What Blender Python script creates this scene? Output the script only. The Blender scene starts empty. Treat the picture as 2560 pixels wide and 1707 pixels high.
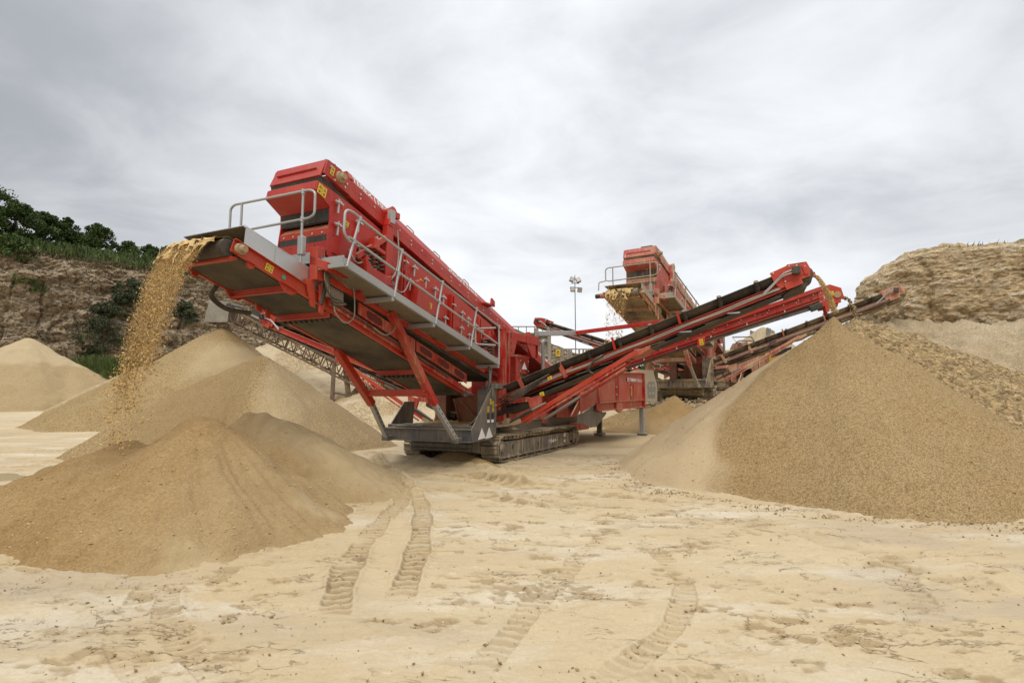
import bpy, bmesh, math, random
import numpy as np
from mathutils import Vector, Matrix, Quaternion
random.seed(7); RNG = np.random.RandomState(11)
SC = bpy.context.scene
COL = SC.collection
# ------------------------------------------------------------------ camera, sky, sun, exposure
FPX, HOR, CAMZ = 1400.0, 994.0, 1.65
PITCH = math.atan((HOR-853.5)/FPX)
cam = bpy.data.cameras.new('camera'); camo = bpy.data.objects.new('camera', cam); COL.objects.link(camo)
cam.sensor_width = 36.0; cam.sensor_fit = 'HORIZONTAL'; cam.lens = FPX/2560.0*36.0
cam.clip_start = 0.1; cam.clip_end = 5000
camo.location = (0, 0, CAMZ); camo.rotation_euler = (math.pi/2+PITCH, 0, 0)
SC.camera = camo
SC.view_settings.view_transform = 'Standard'; SC.view_settings.look = 'None'
SC.view_settings.gamma = 1.0; SC.view_settings.exposure = 0.20; SC.view_settings.use_curve_mapping = False
SUN_EL, SUN_AZ = math.radians(52), math.radians(200)      # azimuth from +Y, clockwise: high, behind the camera
sun = bpy.data.lights.new('sun', 'SUN'); sun.energy = 1.2; sun.angle = math.radians(30); sun.color = (1.0, .965, .91)
suno = bpy.data.objects.new('sun', sun); COL.objects.link(suno)
sd = Vector((math.sin(SUN_AZ)*math.cos(SUN_EL), math.cos(SUN_AZ)*math.cos(SUN_EL), math.sin(SUN_EL)))
suno.rotation_euler = sd.to_track_quat('Z', 'Y').to_euler()

def build_world():
    w = bpy.data.worlds.new('World'); SC.world = w; w.use_nodes = True
    nt = w.node_tree; nt.nodes.clear(); N = nt.nodes.new; L = nt.links.new
    def math_(op, a, b=None, c=None):
        n = N('ShaderNodeMath'); n.operation = op
        for i, v in enumerate((a, b, c)):
            if v is None: continue
            if isinstance(v, (int, float)): n.inputs[i].default_value = v
            else: L(v, n.inputs[i])
        return n.outputs[0]
    out = N('ShaderNodeOutputWorld'); bg = N('ShaderNodeBackground'); bg.inputs['Strength'].default_value = 0.10
    sky = N('ShaderNodeTexSky'); sky.sky_type = 'NISHITA'; sky.sun_disc = False
    sky.sun_elevation = SUN_EL; sky.sun_rotation = SUN_AZ; sky.dust_density = 3.0
    tc = N('ShaderNodeTexCoord'); sep = N('ShaderNodeSeparateXYZ'); L(tc.outputs['Generated'], sep.inputs[0])
    zc = math_('MAXIMUM', sep.outputs[2], 0.0)
    den = math_('ADD', zc, 0.16)
    u = math_('DIVIDE', sep.outputs[0], den); v = math_('DIVIDE', sep.outputs[1], den)
    cmb = N('ShaderNodeCombineXYZ'); L(u, cmb.inputs[0]); L(v, cmb.inputs[1])
    def noise(scale, det, rough, off, sy=1.0, dist=0.0):
        mp = N('ShaderNodeMapping'); mp.inputs['Location'].default_value = off; mp.inputs['Scale'].default_value = (1, sy, 1)
        mp.inputs['Rotation'].default_value = (0, 0, 0.35)
        L(cmb.outputs[0], mp.inputs[0])
        n = N('ShaderNodeTexNoise'); n.inputs['Scale'].default_value = scale; n.inputs['Detail'].default_value = det
        n.inputs['Roughness'].default_value = rough; n.inputs['Distortion'].default_value = dist
        L(mp.outputs[0], n.inputs['Vector']); return n.outputs['Fac']
    n1 = noise(0.62, 6, .50, (3.1, 1.7, 0), 1.0, .35); n2 = noise(1.9, 8, .56, (7.7, 2.2, 4), 1.1, .4)
    mixn = math_('MULTIPLY_ADD', n2, .47, math_('MULTIPLY', n1, .53))
    # soft grey cloud deck: thin bright gaps, thicker grey rolls
    cr = N('ShaderNodeValToRGB'); cr.color_ramp.interpolation = 'B_SPLINE'
    e = cr.color_ramp.elements
    e[0].position = .34; e[0].color = (.50, .525, .565, 1)
    e[1].position = .62; e[1].color = (.96, .975, 1.0, 1)
    m = e.new(.47); m.color = (.735, .755, .785, 1)
    L(mixn, cr.inputs[0])
    cr10 = N('ShaderNodeVectorMath'); cr10.operation = 'SCALE'; cr10.inputs['Scale'].default_value = 10.0; L(cr.outputs[0], cr10.inputs[0])
    # pale, brighter band towards the horizon in front (thin cloud far off), heavy towards the west (-X)
    hz = N('ShaderNodeMapRange'); hz.interpolation_type = 'SMOOTHSTEP'
    L(zc, hz.inputs[0]); hz.inputs[1].default_value = .30; hz.inputs[2].default_value = 0.04; hz.inputs[3].default_value = 0; hz.inputs[4].default_value = .72
    mh = N('ShaderNodeMix'); mh.data_type = 'RGBA'; L(hz.outputs[0], mh.inputs[0]); L(cr10.outputs[0], mh.inputs[6]); mh.inputs[7].default_value = (9.2, 9.4, 9.7, 1)
    wx = N('ShaderNodeMapRange'); wx.interpolation_type = 'SMOOTHSTEP'; L(sep.outputs[0], wx.inputs[0])
    wx.inputs[1].default_value = -.95; wx.inputs[2].default_value = -.12; wx.inputs[3].default_value = .60; wx.inputs[4].default_value = 1.0
    wx2 = N('ShaderNodeMapRange'); wx2.interpolation_type = 'SMOOTHSTEP'; L(sep.outputs[0], wx2.inputs[0])
    wx2.inputs[1].default_value = .25; wx2.inputs[2].default_value = .95; wx2.inputs[3].default_value = 1.0; wx2.inputs[4].default_value = .80
    # overcast sky: brighter overhead than near the horizon
    zen = N('ShaderNodeMapRange'); zen.interpolation_type = 'SMOOTHSTEP'; L(zc, zen.inputs[0])
    zen.inputs[1].default_value = .56; zen.inputs[2].default_value = .92; zen.inputs[3].default_value = 1.0; zen.inputs[4].default_value = 2.5
    fac = math_('MULTIPLY', math_('MULTIPLY', wx.outputs[0], wx2.outputs[0]), zen.outputs[0])
    sc = N('ShaderNodeVectorMath'); sc.operation = 'SCALE'; L(mh.outputs[2], sc.inputs[0]); L(fac, sc.inputs['Scale'])
    mx = N('ShaderNodeMix'); mx.data_type = 'RGBA'; mx.inputs[0].default_value = .93
    L(sky.outputs[0], mx.inputs[6]); L(sc.outputs[0], mx.inputs[7])
    L(mx.outputs[2], bg.inputs['Color']); L(bg.outputs[0], out.inputs['Surface'])
build_world()

# ------------------------------------------------------------------ helpers
def tag(o, label=None, cat=None, group=None, kind=None):
    if label: o['label'] = label
    if cat: o['category'] = cat
    if group: o['group'] = group
    if kind: o['kind'] = kind
    return o
def empty(name, loc=(0, 0, 0), rz=0.0, s=1.0):
    o = bpy.data.objects.new(name, None); COL.objects.link(o)
    o.location = loc; o.rotation_euler = (0, 0, rz); o.scale = (s, s, s); o.empty_display_size = .3
    return o
def V(*a): return Vector(a)
class MB:
    """collects shapes, then links them as ONE mesh object"""
    def __init__(s): s.v = []; s.f = []; s.sm = []
    def add(s, vs, fs, smooth=False):
        b = len(s.v); s.v += [tuple(p) for p in vs]
        for f in fs: s.f.append([i+b for i in f]); s.sm.append(smooth)
        return s
    def hexa(s, p):
        return s.add(p, [(0, 3, 2, 1), (4, 5, 6, 7), (0, 1, 5, 4), (1, 2, 6, 5), (2, 3, 7, 6), (3, 0, 4, 7)])
    def box(s, a, b):
        x0, y0, z0 = a; x1, y1, z1 = b
        return s.hexa([(x0, y0, z0), (x1, y0, z0), (x1, y1, z0), (x0, y1, z0), (x0, y0, z1), (x1, y0, z1), (x1, y1, z1), (x0, y1, z1)])
    def ext(s, pts, vec):
        n = len(pts); p = [Vector(q) for q in pts]; vec = Vector(vec)
        vs = p + [q+vec for q in p]
        nrm = Vector((0, 0, 0))
        for i in range(n): nrm += p[i].cross(p[(i+1) % n])
        flip = nrm.dot(vec) > 0
        a = list(range(n)); b = list(range(n, 2*n))
        fs = [a[::-1] if flip else a, b if flip else b[::-1]]
        for i in range(n):
            j = (i+1) % n
            fs.append((i, j, n+j, n+i) if flip else (j, i, n+i, n+j))
        return s.add(vs, fs)
    def side(s, rz, w0, w1): return s.ext([(r, w0, z) for r, z in rz], (0, w1-w0, 0))
    def crs(s, wz, r0, r1): return s.ext([(r0, w, z) for w, z in wz], (r1-r0, 0, 0))
    def flat(s, rw, z0, z1): return s.ext([(r, w, z0) for r, w in rw], (0, 0, z1-z0))
    def bar(s, p0, p1, a, b, up=(0, 0, 1)):
        p0 = Vector(p0); p1 = Vector(p1); d = (p1-p0).normalized(); up = Vector(up)
        x = d.cross(up)
        if x.length < 1e-5: x = d.cross(Vector((1, 0, 0)))
        x.normalize(); y = x.cross(d).normalized(); x = x*a/2; y = y*b/2
        q = [p0-x-y, p0+x-y, p0+x+y, p0-x+y]; r = [p1-x-y, p1+x-y, p1+x+y, p1-x+y]
        return s.hexa(q+r)
    def chan(s, p0, p1, h, fl, t, out, up=(0, 0, 1)):
        """C channel: web of height h, flanges of width fl pointing along 'out'"""
        p0 = Vector(p0); p1 = Vector(p1); d = (p1-p0).normalized(); out = Vector(out).normalized(); y = out.cross(d).normalized()
        if y.dot(Vector(up)) < 0: y = -y
        for (c, a, b) in ((Vector((0, 0, 0)), t, h), (y*(h/2-t/2)+out*(fl/2), fl-t, t), (-y*(h/2-t/2)+out*(fl/2), fl-t, t)):
            q0 = p0+c; q1 = p1+c; x = out*a/2; yy = y*b/2
            s.hexa([q0-x-yy, q0+x-yy, q0+x+yy, q0-x+yy, q1-x-yy, q1+x-yy, q1+x+yy, q1-x+yy])
        return s
    def cyl(s, p0, p1, r0, r1=None, seg=14, cap=True, smooth=True):
        r1 = r0 if r1 is None else r1
        p0 = Vector(p0); p1 = Vector(p1); d = (p1-p0).normalized()
        x = d.orthogonal().normalized(); y = d.cross(x)
        A = [p0+(x*math.cos(2*math.pi*i/seg)+y*math.sin(2*math.pi*i/seg))*r0 for i in range(seg)]
        B = [p1+(x*math.cos(2*math.pi*i/seg)+y*math.sin(2*math.pi*i/seg))*r1 for i in range(seg)]
        s.add(A+B, [(i, (i+1) % seg, seg+(i+1) % seg, seg+i) for i in range(seg)], smooth)
        if cap: s.add(A, [tuple(range(seg))[::-1]]); s.add(B, [tuple(range(seg))])
        return s
    def tube(s, pts, r, seg=8, rnd=0.0, nr=5):
        p = [Vector(q) for q in pts]
        if rnd > 0:
            q = [p[0]]
            for i in range(1, len(p)-1):
                a, b, c = p[i-1], p[i], p[i+1]
                k = min(rnd, (a-b).length*.48, (c-b).length*.48)
                s0 = b+(a-b).normalized()*k; s1 = b+(c-b).normalized()*k
                for j in range(nr+1):
                    t = j/nr; q.append(s0*(1-t)**2+b*2*t*(1-t)+s1*t*t)
            q.append(p[-1]); p = q
        n = len(p); rings = []
        d = (p[1]-p[0]).normalized(); x = d.orthogonal().normalized()
        for i in range(n):
            t = (p[min(i+1, n-1)]-p[max(i-1, 0)]).normalized()
            x = (x-t*x.dot(t)).normalized(); y = t.cross(x)
            rings.append([p[i]+(x*math.cos(2*math.pi*k/seg)+y*math.sin(2*math.pi*k/seg))*r for k in range(seg)])
        vs = [q for R in rings for q in R]; fs = []
        for i in range(n-1):
            for k in range(seg):
                fs.append((i*seg+k, i*seg+(k+1) % seg, (i+1)*seg+(k+1) % seg, (i+1)*seg+k))
        s.add(vs, fs, True)
        s.add(rings[0], [tuple(range(seg))[::-1]]); s.add(rings[-1], [tuple(range(seg))]); return s
    def build(s, name, m, parent=None, bevel=0.0, seg=2):
        me = bpy.data.meshes.new(name); me.from_pydata(s.v, [], s.f)
        me.polygons.foreach_set('use_smooth', s.sm)
        bm = bmesh.new(); bm.from_mesh(me); bmesh.ops.recalc_face_normals(bm, faces=bm.faces[:]); bm.to_mesh(me); bm.free()
        if m: me.materials.append(m)
        o = bpy.data.objects.new(name, me); COL.objects.link(o)
        if parent: o.parent = parent
        if bevel:
            b = o.modifiers.new('edge', 'BEVEL'); b.width = bevel; b.segments = seg; b.limit_method = 'ANGLE'; b.angle_limit = math.radians(40)
        return o
def npmesh(name, v, f, m, smooth=True, parent=None, attr=None):
    me = bpy.data.meshes.new(name); v = np.asarray(v, np.float32); f = np.asarray(f, np.int32)
    k = f.shape[1]
    me.vertices.add(len(v)); me.vertices.foreach_set('co', v.ravel())
    me.loops.add(f.size); me.loops.foreach_set('vertex_index', f.ravel())
    me.polygons.add(len(f)); me.polygons.foreach_set('loop_start', np.arange(0, f.size, k, dtype=np.int32))
    me.polygons.foreach_set('loop_total', np.full(len(f), k, np.int32))
    me.polygons.foreach_set('use_smooth', np.full(len(f), smooth, bool))
    me.update(calc_edges=True)
    for an, av in (attr or {}).items():
        a = me.attributes.new(an, 'FLOAT', 'POINT'); a.data.foreach_set('value', np.asarray(av, np.float32))
    if m: me.materials.append(m)
    o = bpy.data.objects.new(name, me); COL.objects.link(o)
    if parent: o.parent = parent
    return o
def grid_faces(nu, nv):
    i = np.arange(nu-1)[:, None]*nv+np.arange(nv-1)[None, :]; i = i.ravel()
    return np.stack([i, i+1, i+nv+1, i+nv], 1)
def _hash(ix, iy, iz, seed):
    n = (ix.astype(np.int64)*374761393+iy.astype(np.int64)*668265263+iz.astype(np.int64)*2147483647+seed*974711) & 0x7fffffff
    n = ((n ^ (n >> 13))*1274126177) & 0x7fffffff
    n = ((n ^ (n >> 15))*668265263) & 0x7fffffff
    return ((n ^ (n >> 16)) & 0xffff)/65535.0
def vnoise(x, y, z=None, seed=0):
    if z is None: z = np.zeros_like(x)
    ix = np.floor(x); iy = np.floor(y); iz = np.floor(z); fx = x-ix; fy = y-iy; fz = z-iz
    fx = fx*fx*fx*(fx*(fx*6-15)+10); fy = fy*fy*fy*(fy*(fy*6-15)+10); fz = fz*fz*fz*(fz*(fz*6-15)+10)
    r = 0
    for a in (0, 1):
        for b in (0, 1):
            for c in (0, 1):
                r = r+_hash(ix+a, iy+b, iz+c, seed)*(fx if a else 1-fx)*(fy if b else 1-fy)*(fz if c else 1-fz)
    return r*2-1
def fbm(x, y, z=None, o=4, seed=0, g=.5):
    r = 0; a = 1.0; t = 0
    for i in range(o):
        k = 2.03**i
        r = r+a*vnoise(x*k+i*17.3, y*k-i*9.1, None if z is None else z*k+i*5.7, seed+i); t += a; a *= g
    return r/t
def sstep(x, a, b):
    t = np.clip((x-a)/(b-a), 0, 1); return t*t*(3-2*t)
# photo pixel -> point in the place at a known distance / plane
PSI = math.atan(668/1400.0)
MA = Vector((math.sin(PSI), math.cos(PSI), 0)); MBv = Vector((-math.cos(PSI), math.sin(PSI), 0))
MO = Vector((-0.3596, 14.2214, 0.0)); CAM = Vector((0, 0, CAMZ))
def ray(px, py):
    x = (px-1280)/FPX; y = -(py-853.5)/FPX
    return Vector((x, math.cos(PITCH)-y*math.sin(PITCH), math.sin(PITCH)+y*math.cos(PITCH)))
def at(px, py, Y): d = ray(px, py); return CAM+d*(Y/d.y)
def gnd(px, py, z=0.0): d = ray(px, py); return CAM+d*((z-CAMZ)/d.z)
def S(px, py, w):
    d = ray(px, py); t = (w-(CAM-MO).dot(MBv))/d.dot(MBv); P = CAM+d*t; return ((P-MO).dot(MA), P.z)
def X(px, py, r):
    d = ray(px, py); t = (r-(CAM-MO).dot(MA))/d.dot(MA); P = CAM+d*t; return ((P-MO).dot(MBv), P.z)
K = 300/2352.0
def zm(ox, oy, k=K): return lambda x, y: (ox+x*k, oy+y*k)
z1 = zm(480, 560); z2 = zm(630, 390); z3 = zm(630, 530); z4 = zm(960, 960); z5 = zm(1180, 1000); z6 = zm(1400, 920); z7 = zm(860, 780)
z8 = zm(1160, 740); za = zm(1900, 640); zb = zm(1700, 720); zc = zm(1220, 900); z12 = zm(900, 560, 400/2349.0)
def SS(z, w, *pts): return [S(*z(*p), w) for p in pts]
def XX(z, r, *pts): return [X(*z(*p), r) for p in pts]
# ------------------------------------------------------------------ materials (all procedural)
class NT:
    def __init__(s, name):
        s.m = bpy.data.materials.new(name); s.m.use_nodes = True; s.t = s.m.node_tree
        s.b = s.t.nodes['Principled BSDF']; s.tc = None
    def n(s, t, **kw):
        q = s.t.nodes.new(t)
        for k, v in kw.items(): setattr(q, k, v)
        return q
    def l(s, a, b): s.t.links.new(a, b); return s
    def co(s, kind='Object'):
        if not s.tc: s.tc = s.n('ShaderNodeTexCoord')
        return s.tc.outputs[kind]
    def map(s, scale, loc=(0, 0, 0), kind='Object', rot=(0, 0, 0)):
        mp = s.n('ShaderNodeMapping'); mp.inputs['Scale'].default_value = scale; mp.inputs['Location'].default_value = loc; mp.inputs['Rotation'].default_value = rot
        s.l(s.co(kind), mp.inputs[0]); return mp.outputs[0]
    def noise(s, scale, det=4, rough=.55, vec=None, dist=0.0):
        q = s.n('ShaderNodeTexNoise'); q.inputs['Scale'].default_value = scale; q.inputs['Detail'].default_value = det
        q.inputs['Roughness'].default_value = rough; q.inputs['Distortion'].default_value = dist
        s.l(vec if vec is not None else s.co(), q.inputs['Vector']); return q.outputs['Fac']
    def vor(s, scale, feature='F1', out='Distance', vec=None):
        q = s.n('ShaderNodeTexVoronoi'); q.feature = feature; q.inputs['Scale'].default_value = scale
        s.l(vec if vec is not None else s.co(), q.inputs['Vector']); return q.outputs[out]
    def mr(s, v, a, b, c=0.0, d=1.0, smooth=True):
        q = s.n('ShaderNodeMapRange'); q.interpolation_type = 'SMOOTHSTEP' if smooth else 'LINEAR'
        s.l(v, q.inputs[0])
        for i, x in enumerate((a, b, c, d)): q.inputs[i+1].default_value = x
        return q.outputs[0]
    def mth(s, op, a, b=None):
        q = s.n('ShaderNodeMath', operation=op)
        for i, v in enumerate((a, b)):
            if v is None: continue
            if isinstance(v, (int, float)): q.inputs[i].default_value = v
            else: s.l(v, q.inputs[i])
        return q.outputs[0]
    def mix(s, f, a, b, mode='MIX'):
        q = s.n('ShaderNodeMix', data_type='RGBA', blend_type=mode)
        for i, v in ((0, f), (6, a), (7, b)):
            if isinstance(v, (int, float)): q.inputs[i].default_value = v
            elif isinstance(v, tuple): q.inputs[i].default_value = v+(1,) if len(v) == 3 else v
            else: s.l(v, q.inputs[i])
        return q.outputs[2]
    def bump(s, h, strength=.5, dist=.02, prev=None):
        q = s.n('ShaderNodeBump'); q.inputs['Strength'].default_value = strength; q.inputs['Distance'].default_value = dist
        s.l(h, q.inputs['Height'])
        if prev is not None: s.l(prev, q.inputs['Normal'])
        return q.outputs[0]
    def attr(s, name):
        q = s.n('ShaderNodeAttribute'); q.attribute_name = name; return q.outputs['Fac']
    def up(s):
        g = s.n('ShaderNodeNewGeometry'); q = s.n('ShaderNodeSeparateXYZ'); s.l(g.outputs['Normal'], q.inputs[0]); return q.outputs[2]
    def fin(s, col=None, rough=.6, metal=0.0, normal=None, spec=.5):
        for nm, v in (('Base Color', col), ('Roughness', rough), ('Metallic', metal)):
            if v is None: continue
            if isinstance(v, tuple): s.b.inputs[nm].default_value = v+(1,) if len(v) == 3 else v
            elif isinstance(v, (int, float)): s.b.inputs[nm].default_value = v
            else: s.l(v, s.b.inputs[nm])
        s.b.inputs['Specular IOR Level'].default_value = spec
        if normal is not None: s.l(normal, s.b.inputs['Normal'])
        return s.m
DUST = (.50, .37, .21)
def painted(name, base, dust=.25, rough=.34, metal=0.0, ledge=.75, streak=.3, dustcol=DUST, spec=.5, floor=0.0):
    """enamel with settled quarry dust: film in blotches, run marks down steep faces, a layer on ledges"""
    t = NT(name)
    a = t.noise(1.3, 5, .6); fine = t.noise(34, 3, .6)
    st = t.noise(1.0, 5, .6, t.map((13, 13, 1.1)))
    film = t.mth('MULTIPLY', t.mr(a, .30, .75), dust)
    run = t.mth('MULTIPLY', t.mr(st, .52, .74), streak*dust*2)
    led = t.mth('MULTIPLY', t.mr(t.up(), .45, .92), ledge)
    led = t.mth('MULTIPLY', led, t.mr(t.noise(5, 4, .6), .30, .52))
    m1 = t.mth('MAXIMUM', t.mth('ADD', film, run), led)
    m1 = t.mth('MULTIPLY', m1, t.mr(fine, .2, .62, .55, 1.0))
    if floor: m1 = t.mth('MAXIMUM', m1, t.mr(t.noise(4.5, 5, .65), .32, .62, floor*.35, floor))
    tone = t.mix(t.mr(t.noise(.6, 3, .5), .3, .7), base, tuple(c*.84 for c in base))
    col = t.mix(m1, tone, dustcol)
    # chips and scuffs
    scr = t.mr(t.noise(1.0, 3, .6, t.map((2.2, 2.2, 30), rot=(.5, .3, .2))), .70, .73)
    ch = t.mth('MAXIMUM', t.mr(t.noise(21, 4, .7), .67, .73), t.mth('MULTIPLY', scr, t.mr(t.noise(2.5, 2, .5), .5, .6)))
    col = t.mix(t.mth('MULTIPLY', ch, .5), col, tuple(c*.45+.05 for c in base))
    ro = t.n('ShaderNodeMapRange'); t.l(m1, ro.inputs[0]); ro.inputs[3].default_value = rough; ro.inputs[4].default_value = .92
    return t.fin(col, ro.outputs[0], metal, t.bump(t.noise(60, 2, .5), .05, .004), spec)
M = {}
RED = (.42, .013, .007)
M['red'] = painted('red_enamel', RED, .14, .32, ledge=.70, spec=.38)
M['red2'] = painted('red_enamel_dusty', (.40, .014, .011), .38, .40, streak=.9, spec=.35)
M['orange'] = painted('bounce_tinted_red_enamel', (.46, .028, .010), .15, .38, spec=.35)  # red enamel with the light bounced off the sand tinted into it
M['grey'] = painted('charcoal_enamel', (.062, .066, .076), .38, .40, streak=.5)
M['galv'] = painted('galvanised_steel', (.42, .43, .42), .22, .46, .55, ledge=.35)
M['stain'] = painted('stainless_sheet', (.62, .62, .60), .10, .30, .75, ledge=.2)
M['black'] = painted('black_rubber', (.018, .017, .016), .16, .62, ledge=.55)
M['belt'] = painted('dusty_conveyor_belt', (.030, .027, .023), .20, .75, ledge=.5, streak=.2)
M['hose'] = painted('hydraulic_hose', (.028, .027, .026), .22, .5)
M['pipe'] = painted('steel_pipe', (.30, .28, .25), .35, .45, .4)
M['track'] = painted('muddy_track_steel', (.045, .042, .040), 1.4, .7, .1, ledge=.9, streak=.8, dustcol=(.44, .34, .21), floor=.45)
M['tframe'] = painted('track_frame_paint', (.045, .050, .064), .45, .45, ledge=.95, streak=3.2, dustcol=(.48, .38, .24), floor=.28)
M['bolt'] = painted('zinc_bolt', (.60, .58, .54), .25, .4, .6)
M['yellow'] = painted('yellow_sticker', (.75, .50, .02), .10, .5)
M['white'] = painted('white_sticker', (.72, .71, .68), .12, .5)
M['green'] = painted('green_sticker', (.05, .30, .20), .12, .5)
M['ink'] = painted('black_print', (.02, .02, .02), .05, .5)
M['brown'] = painted('rusty_brown_steel', (.20, .045, .018), .30, .5)
M['dirt'] = painted('caked_bearing_dirt', (.34, .24, .13), .5, .9)
# the second machine has stood in the dust far longer
D = {}
D['red'] = painted('faded_red_dusty', (.42, .040, .036), .55, .5, streak=1.0)
D['red2'] = painted('faded_red_caked', (.42, .09, .07), 1.0, .6, streak=1.0)
D['orange'] = painted('faded_bounce_tint_caked', (.40, .10, .06), 1.0, .6, streak=1.0)  # dusty copy of the bounce-tinted red
D['grey'] = painted('charcoal_caked', (.07, .07, .075), 1.1, .6, streak=1.0)
D['galv'] = painted('galvanised_caked', (.34, .33, .29), .8, .6, .3)
D['stain'] = painted('stainless_caked', (.4, .38, .33), .8, .6, .3)
D['black'] = painted('black_rubber_caked', (.03, .028, .025), .6, .7)
D['belt'] = painted('belt_caked', (.06, .052, .042), .8, .8)
D['tframe'] = painted('track_frame_caked', (.08, .075, .07), 1.3, .7)
for k in M: D.setdefault(k, M[k])

def mesh_grate(name, base, hole, sx, sy, axis='xz'):
    """woven or expanded metal: small holes laid over the sheet"""
    t = NT(name); sp = t.n('ShaderNodeSeparateXYZ'); t.l(t.co(), sp.inputs[0])
    i = {'x': 0, 'y': 1, 'z': 2}
    a = t.mth('SINE', t.mth('MULTIPLY', sp.outputs[i[axis[0]]], sx)); b = t.mth('SINE', t.mth('MULTIPLY', sp.outputs[i[axis[1]]], sy))
    k = t.mr(t.mth('MULTIPLY', a, b), -.25, .25)
    h = t.mix(t.mr(t.noise(3, 4), .35, .65), tuple(c*.8 for c in base), base)
    return t.fin(t.mix(k, hole, h), .65, .2, t.bump(k, .6, .01))
M['grate'] = mesh_grate('walkway_grating', (.40, .36, .28), (.10, .085, .06), 60, 150, 'xy')
M['guard'] = mesh_grate('guard_mesh', (.30, .05, .035), (.035, .014, .012), 130, 130, 'xz')
D['grate'] = mesh_grate('walkway_grating_caked', (.34, .28, .19), (.16, .13, .09), 60, 150, 'xy'); D['guard'] = M['guard']

def soil(name, c1, c2, c3, grain=30.0, gs=.5, speck=.35, big=.6, attrs=None, bd=.012, coarse=None, lo=.55):
    """loose crushed stone or sand: grains in tone and relief, over broad damp/dry drifts"""
    t = NT(name)
    n1 = t.noise(big, 5, .55, dist=.3); n2 = t.noise(big*5, 5, .6)
    col = t.mix(t.mr(n1, .36, .66), c1, c2)
    col = t.mix(t.mth('MULTIPLY', t.mr(n2, .45, .72), .55), col, c3)
    vv = t.n('ShaderNodeTexVoronoi'); vv.inputs['Scale'].default_value = grain; t.l(t.co(), vv.inputs['Vector'])
    bw = t.n('ShaderNodeSeparateXYZ'); t.l(vv.outputs['Color'], bw.inputs[0])
    g = t.mr(bw.outputs[0], 0.0, 1.0, 1.0-speck, 1.0+speck*.55, False)
    fin = t.noise(grain*2.2, 3, .7)
    g2 = t.mth('MULTIPLY', g, t.mr(fin, .25, .75, 1-speck*.5, 1+speck*.3, False))
    sc = t.n('ShaderNodeVectorMath', operation='SCALE'); t.l(col, sc.inputs[0]); t.l(g2, sc.inputs['Scale'])
    col = sc.outputs[0]
    for an, c, k in (attrs or ()):
        col = t.mix(t.mth('MULTIPLY', t.attr(an), k), col, c)
    nm = t.bump(t.mth('SUBTRACT', 1.0, vv.outputs['Distance']), gs, bd)
    nm = t.bump(t.noise(grain*.45, 4, .65), gs*.12, bd*1.2, nm)
    if coarse: nm = t.bump(t.mth('SUBTRACT', 1.0, t.vor(coarse)), .9, 1.0/coarse, nm)
    return t.fin(col, .95, 0, nm, .15)
SAND = soil('damp_yellow_sand', (.280, .176, .073), (.318, .211, .093), (.258, .157, .062), 55, .45, .22, .7, (('dry', (.396, .297, .163), .9), ('damp', (.189, .120, .053), .75)), .008)
GRAV = soil('crushed_gravel', (.370, .254, .120), (.348, .232, .105), (.370, .262, .129), 55, .75, .40, .5, (('dry', (.533, .408, .245), .8), ('damp', (.232, .155, .069), .7)), .022)
PALE = soil('pale_gravel', (.413, .310, .176), (.378, .275, .150), (.447, .344, .206), 12, .8, .42, .35, (('dry', (.490, .396, .258), .8), ('damp', (.327, .228, .120), .7)), .04)
COARSE = soil('coarse_crushed_rock', (.35, .245, .12), (.40, .29, .155), (.30, .205, .098), 9.5, 1.0, .45, .5, (('dry', (.47, .37, .23), .7), ('damp', (.21, .14, .07), .6)), .08)
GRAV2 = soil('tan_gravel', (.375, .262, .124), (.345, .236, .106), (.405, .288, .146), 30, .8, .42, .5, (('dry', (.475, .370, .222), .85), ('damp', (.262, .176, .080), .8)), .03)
SPOIL = soil('pale_spoil', (.430, .340, .215), (.387, .297, .176), (.473, .387, .258), 22, .45, .3, .25, (('dry', (.473, .387, .267), .8), ('damp', (.361, .258, .146), .7)), .08)

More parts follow.
